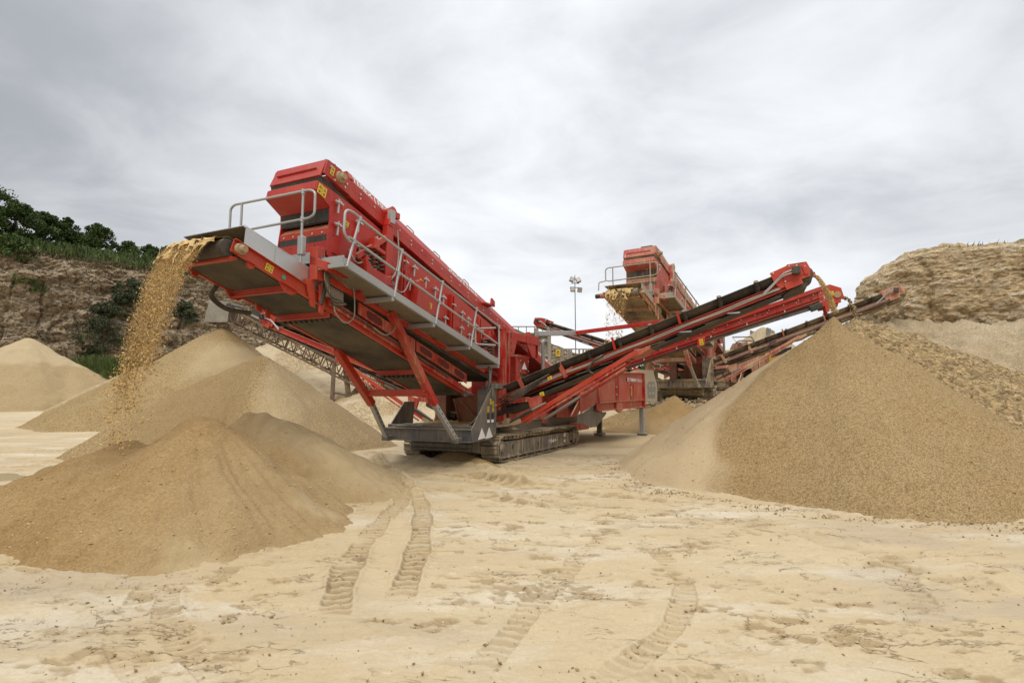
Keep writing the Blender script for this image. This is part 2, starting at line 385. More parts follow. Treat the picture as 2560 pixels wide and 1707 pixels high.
def ground_mat():
    t = NT('quarry_floor_soil')
    n0 = t.noise(.16, 4, .5, dist=.4); n1 = t.noise(.55, 6, .6, t.map((.55, 1.5, 1), rot=(0, 0, .2)), .4); n2 = t.noise(3.2, 6, .62, t.map((.6, 1.5, 1), rot=(0, 0, .12))); n3 = t.noise(46, 4, .65)
    n4 = t.noise(2.2, 8, .72, t.map((.45, 1.5, 1), (2, 7, 0), rot=(0, 0, .1)), .5)
    col = t.mix(t.mr(n0, .36, .64), (.458, .352, .205), (.510, .412, .260))
    col = t.mix(t.mr(n1, .50, .66, 0, .75), col, (.581, .519, .405))          # dried lime crust
    col = t.mix(t.mr(t.noise(.35, 5, .6, t.map((.7, 1.4, 1), (5, 3, 0))), .54, .70, 0, .7), col, (.387, .304, .198))  # damp brown
    col = t.mix(t.mr(n2, .55, .75, 0, .5), col, (.440, .339, .207))
    col = t.mix(t.mr(t.noise(9, 6, .7, t.map((.5, 1.6, 1))), .60, .70, 0, .4), col, (.642, .581, .466))
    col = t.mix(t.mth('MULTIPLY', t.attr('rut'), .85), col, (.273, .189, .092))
    col = t.mix(t.mth('MULTIPLY', t.attr('tan'), .75), col, (.431, .317, .163))
    col = t.mix(t.mth('MULTIPLY', t.attr('grey'), .60), col, (.352, .290, .220))
    col = t.mix(t.mr(n4, .56, .66, 0, .55), col, (.38, .285, .165))
    col = t.mix(t.mr(n3, .35, .7, 0, .25), col, (.34, .25, .145))
    # hairline cracks and flaked crust edges
    ck = t.mth('ABSOLUTE', t.mth('SUBTRACT', t.noise(1.7, 7, .62, t.map((.55, 1.25, 1), (3, 1, 0), rot=(0, 0, .15)), .6), .5))
    ck = t.mr(ck, .0, .011, 1, 0); ck = t.mth('MULTIPLY', ck, t.mr(t.noise(.9, 4, .6, t.map((1, 1, 1), (8, 2, 0))), .50, .60))
    col = t.mix(t.mth('MULTIPLY', ck, .75), col, (.22, .155, .085))
    nm = t.bump(t.mth('SUBTRACT', 1.0, ck), .6, .015); nm = t.bump(t.noise(75, 4, .7), .30, .006, nm)
    nm = t.bump(t.noise(14, 6, .68, t.map((.7, 1.3, 1))), .38, .022, nm)
    return t.fin(col, .95, 0, nm, .15)
GROUND = ground_mat()

def rock(name, cols, sy=2.2, crack=.8, sc=.35):
    t = NT(name)
    v = t.map((1, 1, sy)); wv = t.n('ShaderNodeVectorMath', operation='ADD'); nz = t.n('ShaderNodeTexNoise'); nz.inputs['Scale'].default_value = sc*3; nz.inputs['Detail'].default_value = 4
    t.l(v, nz.inputs['Vector']); ms = t.n('ShaderNodeVectorMath', operation='SCALE'); ms.inputs['Scale'].default_value = .9; t.l(nz.outputs['Color'], ms.inputs[0]); t.l(v, wv.inputs[0]); t.l(ms.outputs[0], wv.inputs[1]); v2 = wv.outputs[0]
    n1 = t.noise(sc*.5, 5, .6, v, .5); n2 = t.noise(sc*2.3, 7, .65, v, .6); n3 = t.noise(sc*9, 6, .7, v)
    col = t.mix(t.mr(n1, .40, .62), cols[0], cols[1])
    st = t.noise(1.0, 6, .6, t.map((.09, .09, .55)), .8)
    col = t.mix(t.mr(st, .50, .66, 0, .55), col, cols[2])
    vb = t.n('ShaderNodeTexVoronoi'); vb.inputs['Scale'].default_value = sc*1.7; t.l(v2, vb.inputs['Vector']); sx_ = t.n('ShaderNodeSeparateXYZ'); t.l(vb.outputs['Color'], sx_.inputs[0])
    col = t.mix(t.mr(sx_.outputs[0], .55, .95, 0, .7), col, cols[4]); col = t.mix(t.mr(sx_.outputs[1], .62, .95, 0, .6), col, cols[3])
    col = t.mix(t.mr(n2, .54, .70, 0, .7), col, cols[3])
    col = t.mix(t.mr(n3, .56, .74, 0, .6), col, cols[4])
    col = t.mix(t.mth('MULTIPLY', t.attr('veg'), .95), col, t.mix(t.mr(t.noise(1.3, 5, .6), .38, .62), (.065, .085, .030), (.15, .125, .055)))
    e1 = t.mr(t.vor(sc*1.7, 'DISTANCE_TO_EDGE', vec=v2), .0, .10); e2 = t.mr(t.vor(sc*5.2, 'DISTANCE_TO_EDGE', vec=v2), .0, .12); h2 = t.noise(sc*14, 6, .7, v)
    nm = t.bump(e1, crack, .35); nm = t.bump(e2, crack*.8, .14, nm); nm = t.bump(h2, .8, .16, nm)
    return t.fin(col, .95, 0, nm, .1)
ROCKL = rock('weathered_limestone', ((.36, .27, .17), (.43, .33, .215), (.50, .395, .265), (.22, .165, .11), (.55, .45, .32)), 2.0, .9, .55)
ROCKR = rock('pale_limestone', ((.62, .47, .28), (.66, .52, .325), (.55, .385, .20), (.45, .335, .19), (.70, .58, .40)), 2.2, .7, .6)

def leafmat(name, a, b):
    t = NT(name); oi = t.n('ShaderNodeNewGeometry')
    col = t.mix(oi.outputs['Random Per Island'], a, b)
    t.fin(col, .6, 0, None, .2)
    t.b.inputs['Transmission Weight'].default_value = 0
    return t.m
LEAF = leafmat('dark_leaves', (.024, .045, .010), (.075, .115, .028))
LEAF2 = leafmat('bushy_leaves', (.035, .060, .014), (.095, .135, .035))
SCRUB = leafmat('dull_scrub', (.040, .052, .026), (.085, .095, .045))
GRASS = leafmat('green_grass', (.055, .090, .020), (.14, .16, .05))
DRYG = leafmat('dry_bank_grass', (.060, .064, .025), (.16, .125, .06))
BARK = NT('bark').fin((.07, .05, .035), .9)
CONC = rock('stained_concrete', ((.36, .32, .26), (.30, .27, .22), (.24, .21, .17), (.44, .40, .33), (.40, .36, .29)), 1.0, .1, 1.2)
RUST = painted('rusty_lattice_steel', (.11, .065, .040), .35, .75, .2)
OLDW = painted('dirty_pale_paint', (.56, .48, .35), .6, .7)
YELL = painted('worn_yellow_enamel', (.58, .33, .02), .45, .5, streak=.8)
LAMP = NT('lamp_glass').fin((.42, .38, .30), .25)
# ------------------------------------------------------------------ the tracked screener
WB0, WB1 = .80, 2.05          # near and far side of the screen box
def lab(o, s): o['label'] = s; return o
def text(body, parent, loc, xd, yd, size, m, name='lettering', sx=1.0, bold=.0):
    cu = bpy.data.curves.new(name, 'FONT'); cu.body = body; cu.size = size; cu.extrude = .0012; cu.offset = bold; cu.materials.append(m)
    to = bpy.data.objects.new('text_source', cu); COL.objects.link(to); bpy.context.view_layer.update()
    me = bpy.data.meshes.new_from_object(to.evaluated_get(bpy.context.evaluated_depsgraph_get())); bpy.data.objects.remove(to); bpy.data.curves.remove(cu)
    me.name = name; me.materials.clear(); me.materials.append(m)
    o = bpy.data.objects.new(name, me); COL.objects.link(o); o.parent = parent
    xd = Vector(xd).normalized(); yd = (Vector(yd)-xd*Vector(yd).dot(xd)).normalized(); n = xd.cross(yd)
    R = Matrix((xd, yd, n)).transposed().to_4x4()
    o.matrix_local = Matrix.Translation(Vector(loc)) @ R @ Matrix.Diagonal((sx, 1, 1, 1))
    return o
def fit_text(body, parent, lo, hi, top, w, name, bold=0.0):
    """raised flat lettering on a plate at constant w, from (r, z) lo to hi, as tall as top"""
    o = text(body, parent, (0, 0, 0), (1, 0, 0), (0, 0, 1), 1.0, M['white'], name, 1.0, bold*4)
    vs = o.data.vertices; x0 = min(v.co.x for v in vs); x1 = max(v.co.x for v in vs); y0 = min(v.co.y for v in vs); y1 = max(v.co.y for v in vs)
    kx = (hi[0]-lo[0])/(x1-x0); ky = (top[1]-hi[1])/(y1-y0); sl = (hi[1]-lo[1])/(hi[0]-lo[0])
    for v in vs:
        x = (v.co.x-x0)*kx; v.co = (lo[0]+x, w-max(v.co.z, 0)-.001, lo[1]+sl*x+(v.co.y-y0)*ky)
    o.matrix_local = Matrix.Identity(4)
    return o
def quad_on(mb, c, u, v, a, b, t=.004):
    """thin plate centred at c spanning a along u and b along v"""
    c = Vector(c); u = Vector(u).normalized()*a/2; v = Vector(v).normalized()*b/2; n = u.cross(v).normalized()*t
    return mb.ext([c-u-v, c+u-v, c+u+v, c-u+v], n)
def sticker(T, parent, c, u, v, a, b, kind='warn', mat='yellow', nm='warning_sticker'):
    mb = MB(); quad_on(mb, c, u, v, a, b); o = mb.build(nm, T[mat], parent)
    u = Vector(u).normalized(); v = Vector(v).normalized(); n = u.cross(v); c = Vector(c)+n*.0055
    if kind == 'warn':      # black outlined triangle over a black figure
        k = MB()
        A = [c+u*(-.30*a)+v*(.06*b), c+u*(.30*a)+v*(.06*b), c+v*(.42*b)]
        ctr = (A[0]+A[1]+A[2])/3
        for i in range(3):
            p, q = A[i], A[(i+1) % 3]; k.ext([p, q, ctr+(q-ctr)*.72, ctr+(p-ctr)*.72], n*.0015)
        quad_on(k, c+v*(.16*b), u, v, .06*a, .14*b, .0015)
        quad_on(k, c-v*(.20*b), u, v, .50*a, .08*b, .0015); quad_on(k, c-v*(.33*b), u, v, .34*a, .08*b, .0015)
        k.build('warning_symbol', M['ink'], o)
    return o

def make_track(root, T, w0, w1, out):
    """out: -1 when the outer face looks to -w"""
    L, R = 5.95, .345; cz = R+.005; x0, x1 = R+.02, L
    per = 2*(x1-x0)+2*math.pi*R; N = 58; pitch = per/N
    def pt(s):
        s %= per
        if s < x1-x0: return (x1-s, cz-R, 0, -1)                 # bottom run
        s -= x1-x0
        if s < math.pi*R:
            a = -math.pi/2-s/R; return (x0+R*math.cos(a), cz+R*math.sin(a), math.cos(a), math.sin(a))
        s -= math.pi*R
        if s < x1-x0:
            sag = .022*math.sin(3*math.pi*s/(x1-x0))**2
            return (x0+s, cz+R-sag, 0, 1)
        s -= x1-x0; a = math.pi/2-s/R
        return (x1+R*math.cos(a), cz+R*math.sin(a), math.cos(a), math.sin(a))
    mb = MB()
    for i in range(N):
        a = pt(i*pitch+.012); b = pt((i+1)*pitch-.012); c = pt((i+.5)*pitch)
        def P(q, h, w): return (q[0]+q[2]*h, w, q[1]+q[3]*h)
        mb.hexa([P(a, -.035, w0), P(b, -.035, w0), P(b, -.035, w1), P(a, -.035, w1), P(a, 0, w0), P(b, 0, w0), P(b, 0, w1), P(a, 0, w1)])
        for k in (.18, .78):
            e = pt((i+k)*pitch); f = pt((i+k+.14)*pitch)
            mb.hexa([P(e, -.001, w0+.012), P(f, -.001, w0+.012), P(f, -.001, w1-.012), P(e, -.001, w1-.012), P(e, .028, w0+.012), P(f, .028, w0+.012), P(f, .028, w1-.012), P(e, .028, w1-.012)])
        for ww in (w0+.10, w1-.18):                              # chain link under the shoe
            mb.hexa([P(a, -.13, ww), P(b, -.13, ww), P(b, -.13, ww+.06), P(a, -.13, ww+.06), P(c, -.034, ww), P(b, -.034, ww), P(b, -.034, ww+.06), P(c, -.034, ww+.06)])
    tr = mb.build('crawler_track', T['track'], root)
    wo = w0+.05 if out < 0 else w1-.05; wi = w1-.10 if out < 0 else w0+.10
    f = MB()
    prof = [(.22, .13), (5.45, .13), (5.50, .17), (5.50, .47), (.22, .47)]
    f.side(prof, wo, wo-out*.16)
    f.side([(.20, .10), (5.52, .10), (5.52, .135), (.20, .135)], wo+out*.035, wo-out*.18)
    f.side([(.3, .14), (5.3, .14), (5.3, .44), (.3, .44)], wo-out*.16, wi)
    f.side([(.25, .470), (5.48, .470), (5.3, .505), (.5, .50)], wo-out*.01, wi)
    BRK = (S(*z5(800, 780), .04)[0]-.07, S(*z5(1690, 740), .04)[0]-.03)
    for x in BRK:
        f.side([(x, .28), (x+.13, .28), (x+.13, .49), (x, .49)], wo+out*.012, wo)
    fr = f.build('track_frame', T['tframe'], tr, .008)
    h = MB(); h.cyl((2.75, wo+out*.004, .31), (2.75, wo-out*.01, .31), .045, seg=16); h.build('frame_opening', M['ink'], tr)
    for x in (BRK[0]+.065, BRK[1]+.065):
        h = MB(); h.side([(x-.035, .30), (x+.035, .30), (x+.035, .42), (x-.035, .42)], wo+out*.015, wo+out*.01); h.build('frame_opening', M['ink'], tr)
    for x in np.linspace(.75, 5.25, 9):
        r = MB(); r.cyl((x, wo+out*.01, .115), (x, wi, .115), .078, seg=14); r.cyl((x, wo+out*.03, .115), (x, wo+out*.01, .115), .04, seg=10)
        r.build('bottom_roller', T['track'], tr)
    for nm, x, rr in (('idler_wheel', .365, .20), ('drive_sprocket', 5.95, .21)):
        r = MB(); r.cyl((x, wo-out*.02, cz), (x, wi, cz), rr, seg=24); r.cyl((x, wo+out*.04, cz), (x, wo, cz), rr*.55, rr*.62, 18)
        if 'sprocket' in nm:
            for k in range(12):
                a = k*math.pi/6; r.bar((x+math.cos(a)*.12, wo-out*.01, cz+math.sin(a)*.12), (x+math.cos(a)*.255, wo-out*.01, cz+math.sin(a)*.255), .05, .05, (0, 1, 0))
            r.side([(5.50, .22), (5.72, .25), (5.78, .50), (5.50, .50)], wo+out*.01, wo-out*.1)
        r.build(nm, T['track'], tr)
    return tr

def rail(root, name, T, paths, r=.024, knots=()):
    mb = MB()
    for p, rd in paths: mb.tube(p, r, 10, rd)
    for k in knots:
        mb.cyl(Vector(k)-Vector((0, 0, .045)), Vector(k)+Vector((0, 0, .045)), r*1.55, seg=10)
    return mb.build(name, T['galv'], root)

def lin(p, q):
    return lambda x: p[1]+(q[1]-p[1])*(x-p[0])/(q[0]-p[0])
ZBT = lin((-5.256, 5.456), (1.213, 3.66))      # top edge of the screen box side plate
ZFL = lin((-5.391, 5.655), (1.212, 3.769))     # feed conveyor, lower edge
ZFU = lin((-5.303, 5.96), (1.045, 4.095))      # feed conveyor, foot of its chamfer
ZWK = lin((-5.543, 3.83), (.175, 2.47))        # walkway, underside of the outer toe board
ZTL = lin((-7.177, 3.809), (-.317, 1.699))     # tail conveyor, lower edge of the frame
ZMG = lin((-4.018, 3.328), (-.412, 2.263))     # mesh guards, top
def slope(fn): return Vector((1, 0, fn(1)-fn(0))).normalized()

def build_screener(root, T, main=True):
    P = lambda *a: Vector(a)
    # ---------------- running gear and chassis
    tn = make_track(root, T, 0.0, .50, -1); make_track(root, T, 2.385, 2.885, 1)
    if main:
        fit_text('694+', tn, S(*z5(1490, 860), .044), S(*z5(1655, 820), .044), S(*z5(1655, 735), .044), .044, 'model_number', .010)
        (r_, zq), (_, zp) = S(*z5(1815, 680), .044), S(*z5(1815, 795), .044)
        mb = MB(); quad_on(mb, (r_, .044, zq), (1, 0, 0), (0, 0, 1), .20, .12); quad_on(mb, (r_, .044, zp), (1, 0, 0), (0, 0, 1), .17, .10); mb.build('data_plate', M['white'], tn)
    c = MB()
    c.side([(-.35, .30), (.30, .18), (.55, .40), (.55, .62), (-.35, .62)], .50, 2.385)      # cross beam between the tracks
    c.box((-.42, .55, .40), (-.30, 2.33, .50)); c.box((-.46, .55, .34), (-.30, 2.33, .37))
    c.side([(3.6, .22), (4.4, .22), (4.4, .55), (3.6, .55)], .5, 2.385)
    for w0, w1 in ((.47, .60), (2.28, 2.41)):                                               # long rails
        c.side([(-.2, .52), (7.9, .44), (8.1, .52), (8.1, .98), (-.2, .96)], w0, w1)
        c.side([(-.2, .96), (8.1, .98), (8.1, 1.0), (-.2, .98)], w0-.04, w1+.02)
    for r in (1.0, 2.4, 4.0, 5.6, 7.4): c.side([(r, .55), (r+.15, .55), (r+.15, .9), (r, .9)], .6, 2.28)
    c.build('chassis_frame', T['grey'], root, .008)
    # ---------------- front deck
    d = MB()
    d.chan((-1.13, .10, .755), (-1.13, 2.62, .755), .305, .10, .018, (-1, 0, 0))
    d.box((-1.14, .10, .895), (1.3, 2.62, .91))
    d.box((-1.12, .12, .61), (-.3, 2.6, .64))
    for w in (.55, 1.3, 2.1): d.box((-1.1, w, .64), (.4, w+.02, .89))
    d.box((-1.05, .12, .91), (-1.0, 2.6, .99))
    dk = d.build('front_deck', T['grey'], root, .006)
    m = MB()                                                                                  # spilled fines lying on the deck
    nx, ny = 26, 26; vs = []; 
    for i in range(nx):
        for j in range(ny):
            r = -.98+2.0*i/(nx-1); w = .28+2.15*j/(ny-1); e = min(i, j, nx-1-i, ny-1-j)/4.0
            vs.append((r, w, .905+min(1, e)*(.05+.05*random.random())+.16*min(1, e)*max(0, (i/nx-.45))))
    m.add(vs, [tuple(q) for q in grid_faces(nx, ny)], True)
    m.build('deck_spillage', SAND if main else GRAV, dk)
    sp = MB()
    pan = [(-1.136, .606), (-.297, .615), (.085, .74), (.085, 1.97), (-.16, 1.97), (-.17, 1.90), (-1.165, .911)]
    sp.side(pan, .085, .115)
    sp.side([(-.17, 1.60), (-.02, 1.60), (-.02, 1.98), (-.17, 1.98)], .03, .085)
    sp.side([(-.15, 1.88), (.2, 1.88), (.2, 2.0), (-.15, 2.0)], -.05, .115)
    sp.side([(.05, .75), (.085, .75), (.085, 1.95), (.05, 1.95)], .115, .5)
    sp.box((-.16, .115, .91), (-.12, .5, 1.85))
    pn = sp.build('side_panel', T['grey'], root, .006)
    k = MB(); k.side([(-.20, 1.12), (-.07, 1.12), (-.07, 1.27), (-.20, 1.27)], .080, .084); k.side([(-.42, 1.12), (-.29, 1.12), (-.29, 1.27), (-.42, 1.27)], .080, .084)
    k.build('panel_opening', M['ink'], pn)
    s2 = MB(); s2.side([(-1.12, .62), (.0, .62), (.1, 1.55), (-.35, 1.55), (-.95, .95)], 2.60, 2.63); s2.build('side_panel', T['grey'], root, .006)
    if main:
        for r in (-.245, -.62):
            t3 = MB(); t3.ext([(r-.26, .078, .655), (r+.12, .078, .68), (r-.07, .078, .93)], (0, -.004, 0)); t3.build('reflector_triangle', M['white'], pn)
        for r, z, a, b, mt in ((-.135, 1.075, .13, .07, 'white'), (-.355, 1.075, .13, .07, 'white')):
            sticker(T, pn, (r, .079, z), (1, 0, 0), (0, 0, 1), a, b, 'plain', mt, 'label_plate')
        for r, z in ((-.235, 1.55), (-.105, 1.56), (-.36, 1.37), (-.10, 1.38)):
            sticker(T, pn, (r, .079, z), (1, 0, 0), (0, 0, 1), .085, .14)
        lv = MB(); lv.bar((-.19, .07, 1.46), (.02, .03, 1.47), .03, .015); lv.build('control_lever', M['galv'], pn)
        for j in range(5):                                                                   # hoses rising from the deck to the control panel
            o = .045*j
            h = MB(); h.tube([(-.98+o, .34, .95), (-.86+o*.6, .25, 1.05), (-.50+o*.5, .19, 1.32), (-.27+o*.5, .17, 1.72), (-.12+o*.3, .17, 2.10), (.05+o, .3, 2.45)], .017, 6, .15)
            h.build('hydraulic_hose', M['pipe'] if j % 2 else M['hose'], root)
        h = MB()
        for j in range(12):
            a = random.uniform(-.1, .1); b = random.uniform(1.6, 2.35)
            h.tube([(-1.0+a, 2.35, .95), (-1.08+a, b, .93+random.uniform(0, .10)), (-1.02+a, b-.3, .96), (-.9, 2.1-.2*random.random(), 1.0)], .011, 5, .2)
        h.build('hose_tangle', M['pipe'], root)
    # ---------------- red body under and behind the screen
    b = MB()
    b.side([(.3, .98), (1.9, .98), (1.9, 2.1), (.6, 2.1), (.3, 1.6)], .62, .66); b.side([(.6, .98), (1.9, .98), (1.9, 2.1), (.9, 2.1)], 2.2, 2.24)
    b.ext([(.45, .66, .98), (.45, 1.42, .98), (.15, 1.42, 1.62), (.15, .66, 1.75)], (.03, 0, 0)); b.bar((.38, .75, 1.05), (.14, 1.2, 1.6), .03, .03, (1, 0, 0)); b.bar((.40, 1.36, 1.0), (.14, 1.36, 1.6), .04, .03, (1, 0, 0))
    b.box((.5, 1.85, .95), (.54, 2.2, 1.9))
    b.build('lower_body', T['brown'], root, .004)
    b = MB()
    b.side([(1.55, 1.0), (3.3, 1.0), (3.3, 1.42), (1.55, 1.42)], .46, 2.3)
    b.side([(1.6, 1.42), (3.2, 1.42), (3.2, 1.46), (1.6, 1.46)], .42, 2.3)
    b.side([(3.35, 1.0), (7.3, 1.0), (6.4, 1.95), (4.7, 2.35), (3.35, 2.35)], .50, .54)
    b.side([(3.35, 1.0), (7.3, 1.0), (6.4, 1.95), (4.7, 2.35), (3.35, 2.35)], 2.3, 2.34)
    b.box((3.35, .54, 1.0), (3.39, 2.3, 2.3))
    b.side([(4.05, 1.02), (4.09, 1.02), (4.09, 2.3), (4.05, 2.3)], .46, .50); b.side([(5.6, 1.02), (5.64, 1.02), (5.64, 2.15), (5.6, 2.15)], .46, .50)
    q6 = lambda w, *pp: [S(*z6(*k_), w) for k_ in pp]
    b.side(q6(.30, (-60, 380), (180, 590), (420, 560), (330, 760), (210, 965), (-60, 970)), .30, .34)
    b.side(q6(.10, (225, 945), (330, 965), (520, 560), (420, 560)), .10, .16)
    b.build('engine_bay_panel', T['red2'], root, .008)
    b = MB(); b.side(q6(.24, (190, 640), (330, 690), (390, 560), (300, 800), (200, 820)), .235, .24); b.build('bay_opening', M['ink'], root)
    b = MB(); b.side([(3.55, 1.30), (4.0, 1.30), (4.0, 2.1), (3.55, 2.1)], .47, .50); b.build('radiator_mesh', M['guard'], root)
    e = MB()
    e.ext([(2.16, .5, 2.36), (2.16, .5, 2.86), (2.25, .5, 2.92), (3.1, .5, 2.92), (3.9, .9, 2.92), (3.9, .9, 2.36), (3.1, .5, 2.36)], (0, 1.5, 0))
    e.side([(2.16, 1.45), (2.45, 1.45), (2.45, 2.36), (2.16, 2.36)], .5, 2.0)
    eh = e.build('engine_cover', T['red'], root, .015)
    e = MB(); e.ext([(2.45, .52, 1.45), (2.45, .52, 2.2), (2.6, .52, 2.36), (3.9, .92, 2.36), (3.9, .92, 1.45)], (0, 1.3, 0)); e.build('engine_louvre', T['grey'], eh, .01)
    if main:
        t3 = MB(); t3.ext([(2.55, .496, 2.50), (2.93, .496, 2.50), (2.74, .496, 2.72)], (0, -.004, 0)); t3.build('reflector_triangle', M['white'], eh)
        bt = MB()
        for r in (2.45, 3.03):
            for z in (2.45, 2.75): bt.cyl((r, .5, z), (r, .485, z), .022, seg=8)
        bt.build('cover_bolt', M['bolt'], eh)
    ex, ez = S(1357, 862, .45); x = MB(); x.cyl((ex, .45, 2.0), (ex, .45, ez), .062, seg=14); x.tube([(ex, .45, ez-.02), (ex, .45, ez+.10), (ex+.10, .45, ez+.14)], .060, 12, .06); x.build('exhaust_pipe', M['pipe'], root)
    b = MB(); b.box((6.47, -.02, .505), (7.42, .42, .76)); b.build('toolbox', T['red2'], root, .012)
    # posts and bracket beside the lower end of the screen
    for r in (1.22, 3.28):
        p = MB(); z1_, z0_ = (3.50, .98) if r < 2 else (3.55, 2.9)
        p.box((r, .38, z0_), (r+.06, .62, z1_)); p.box((r+.24, .38, z0_), (r+.30, .62, z1_)); p.box((r+.06, .58, z0_), (r+.24, .62, z1_))
        p.build('support_post', T['red2'] if r < 2 else T['red'], root, .006)
    b = MB(); b.box((1.52, .38, 3.30), (2.65, .60, 3.52)); b.box((2.65, .36, 3.28), (3.62, .62, 3.55))
    b.side([(1.52, 2.86), (1.75, 2.86), (2.0, 3.30), (1.52, 3.30)], .38, .42); b.side([(3.3, 2.86), (3.05, 2.9), (2.65, 3.28), (3.3, 3.28)], .38, .42)
    b.box((1.30, .40, 3.52), (1.40, .50, 3.62)); b.box((2.9, .40, 3.55), (3.0, .50, 3.65))
    b.build('lifting_bracket', T['red'], root, .008)
    b = MB(); b.side([(1.545, 3.34), (1.60, 3.34), (1.60, 3.47), (1.545, 3.47)], .376, .38)
    for z in (2.95, 3.15): b.side([(1.55, z), (1.60, z), (1.60, z+.07), (1.55, z+.07)], .376, .38)
    b.build('bracket_slot', M['ink'], root)
    # ---------------- screen box
    s = MB()
    pl = [(-5.535, 5.312), (-5.494, 5.485), (-5.256, 5.456), (-4.992, 5.392), (-4.415, 5.26), (1.213, 3.66), (1.55, 3.30), (1.30, 2.95), (-4.6, 3.85), (-5.20, 4.20), (-5.215, 4.53), (-5.166, 4.874), (-5.176, 5.10)]
    s.side(pl, WB0, WB0+.03); s.side(pl, WB1-.03, WB1)
    for r in np.linspace(-4.4, 1.0, 6): s.cyl((r, WB0, ZBT(r)-.75), (r, WB1, ZBT(r)-.75), .10)
    sd = slope(ZBT)
    for q in (-3.05, -1.05, .35, 1.0):                       # stiffener ribs
        for a in (0, .10):
            s.bar((q+a, WB0-.04, ZBT(q+a)-.10), (q+a-.06, WB0-.04, ZBT(q+a)-1.15), .03, .08, (0, 1, 0))
    s.ext([(-2.65, WB0, ZBT(-2.65)-.62), (-2.25, WB0, ZBT(-2.25)-.68), (-2.2, WB0, ZBT(-2.2)-1.1), (-2.75, WB0, ZBT(-2.75)-1.1)], (0, -.22, 0))     # drive cover
    s.cyl((-2.45, WB0, ZBT(-2.45)-.60), (-2.45, WB0-.13, ZBT(-2.45)-.60), .20, .18, 18)
    s.ext([(-1.4, WB0, ZBT(-1.4)-.9), (1.3, WB0, ZBT(1.3)-.75), (1.1, WB0, ZBT(1.1)-1.15), (-1.5, WB0, ZBT(-1.5)-1.2)], (0, -.03, 0))
    box = s.build('screen_box', T['red'], root, .006)
    # discharge front, one lip above the other
    f = MB()
    f.side([(-5.54, 5.315), (-5.50, 5.49), (-5.26, 5.46), (-5.26, 5.43), (-5.475, 5.455), (-5.51, 5.315)], WB0+.03, WB1-.03)
    f.side([(-5.53, 5.315), (-5.51, 5.315), (-5.16, 5.10), (-5.18, 5.085)], WB0+.03, WB1-.03)
    for w in np.linspace(WB0+.22, WB1-.22, 5): f.side([(-5.51, 5.31), (-5.46, 5.31), (-5.14, 5.11), (-5.18, 5.085)], w, w+.018)
    f.build('discharge_lip', T['red'], box, .006)
    f = MB(); f.side([(-5.16, 4.86), (-5.17, 5.09), (-5.13, 5.09), (-5.12, 4.84)], WB0+.03, WB1-.03); f.build('rubber_flap', T['black'], box)
    f = MB(); f.side([(-5.05, 4.84), (-5.19, 4.71), (-5.19, 4.58), (-5.16, 4.58), (-5.16, 4.70), (-5.03, 4.82)], WB0+.03, WB1-.03); f.build('discharge_lip', T['orange'], box, .004)
    f = MB(); f.side([(-5.185, 4.47), (-5.195, 4.60), (-5.15, 4.60), (-5.145, 4.46)], WB0+.03, WB1-.03); f.build('rubber_flap', T['black'], box)
    f = MB(); f.side([(-5.20, 4.29), (-5.205, 4.475), (-5.17, 4.475), (-5.165, 4.29)], WB0+.03, WB1-.03); f.build('discharge_lip', T['red'], box, .004)
    f = MB(); f.side([(-5.23, 4.17), (-5.23, 4.29), (-5.20, 4.29), (-5.20, 4.17)], WB0+.05, WB1); f.build('sill', T['galv'], box, .004)
    hb = MB()
    for w in np.linspace(WB0+.15, WB1-.15, 5): hb.cyl((-5.19, w, 4.645), (-5.205, w, 4.645), .02, seg=8)
    hb.build('lip_bolt', M['bolt'], box)
    if main:
        hb = MB()
        for w in np.linspace(WB0+.12, WB1-.12, 6): hb.cyl((-5.20, w, 4.42), (-5.209, w, 4.42), .011, seg=8)
        hb.build('bolt_hole', M['ink'], box)
        for q in (0, 1): sticker(T, box, (-5.44+.105*q, WB0-.004, 5.35-.03*q), (1, 0, -.25), (.25, 0, 1), .10, .19)
        sticker(T, box, (-2.28, WB0-.004, ZBT(-2.28)-.38), (1, 0, -.28), (.28, 0, 1), .14, .15)
    # wedge clamps along the two decks
    def clamp(r, dz):
        z = ZBT(r)-dz; o = WB0-.001
        mb = MB(); mb.cyl((r, o, z), (r, o-.10, z), .024, seg=8); mb.bar((r-.10, o-.06, z+.012), (r+.10, o-.06, z-.012), .03, .03)
        mb.bar((r, o-.05, z+.07), (r-.025, o-.05, z-.20), .03, .022, (0, 1, 0))
        return mb
    first = None
    pos = [(-5.0, .16), (-5.0, .58), (-4.45, .22), (-4.4, .68), (-3.9, .26), (-3.55, .65), (-2.95, .24), (-2.75, .58), (-2.6, .20), (-2.15, .26), (-1.75, .30), (-1.4, .34), (-1.3, .80), (-.95, .33), (-.5, .35), (-.2, .38), (-.55, .75), (-.15, .78), (.2, .40), (.5, .42), (.1, .80), (.75, .45)]
    if not main: pos = pos[::3]
    for r, dz in pos: clamp(r, dz).build('wedge_clamp', M['bolt'], box)
    hb = MB()
    for i in range(34):
        r = random.uniform(-5.1, 1.2); dz = random.uniform(.12, 1.0); hb.cyl((r, WB0+.001, ZBT(r)-dz), (r, WB0-.012, ZBT(r)-dz), .016, seg=8)
    hb.build('plate_bolt', T['red2'], box)
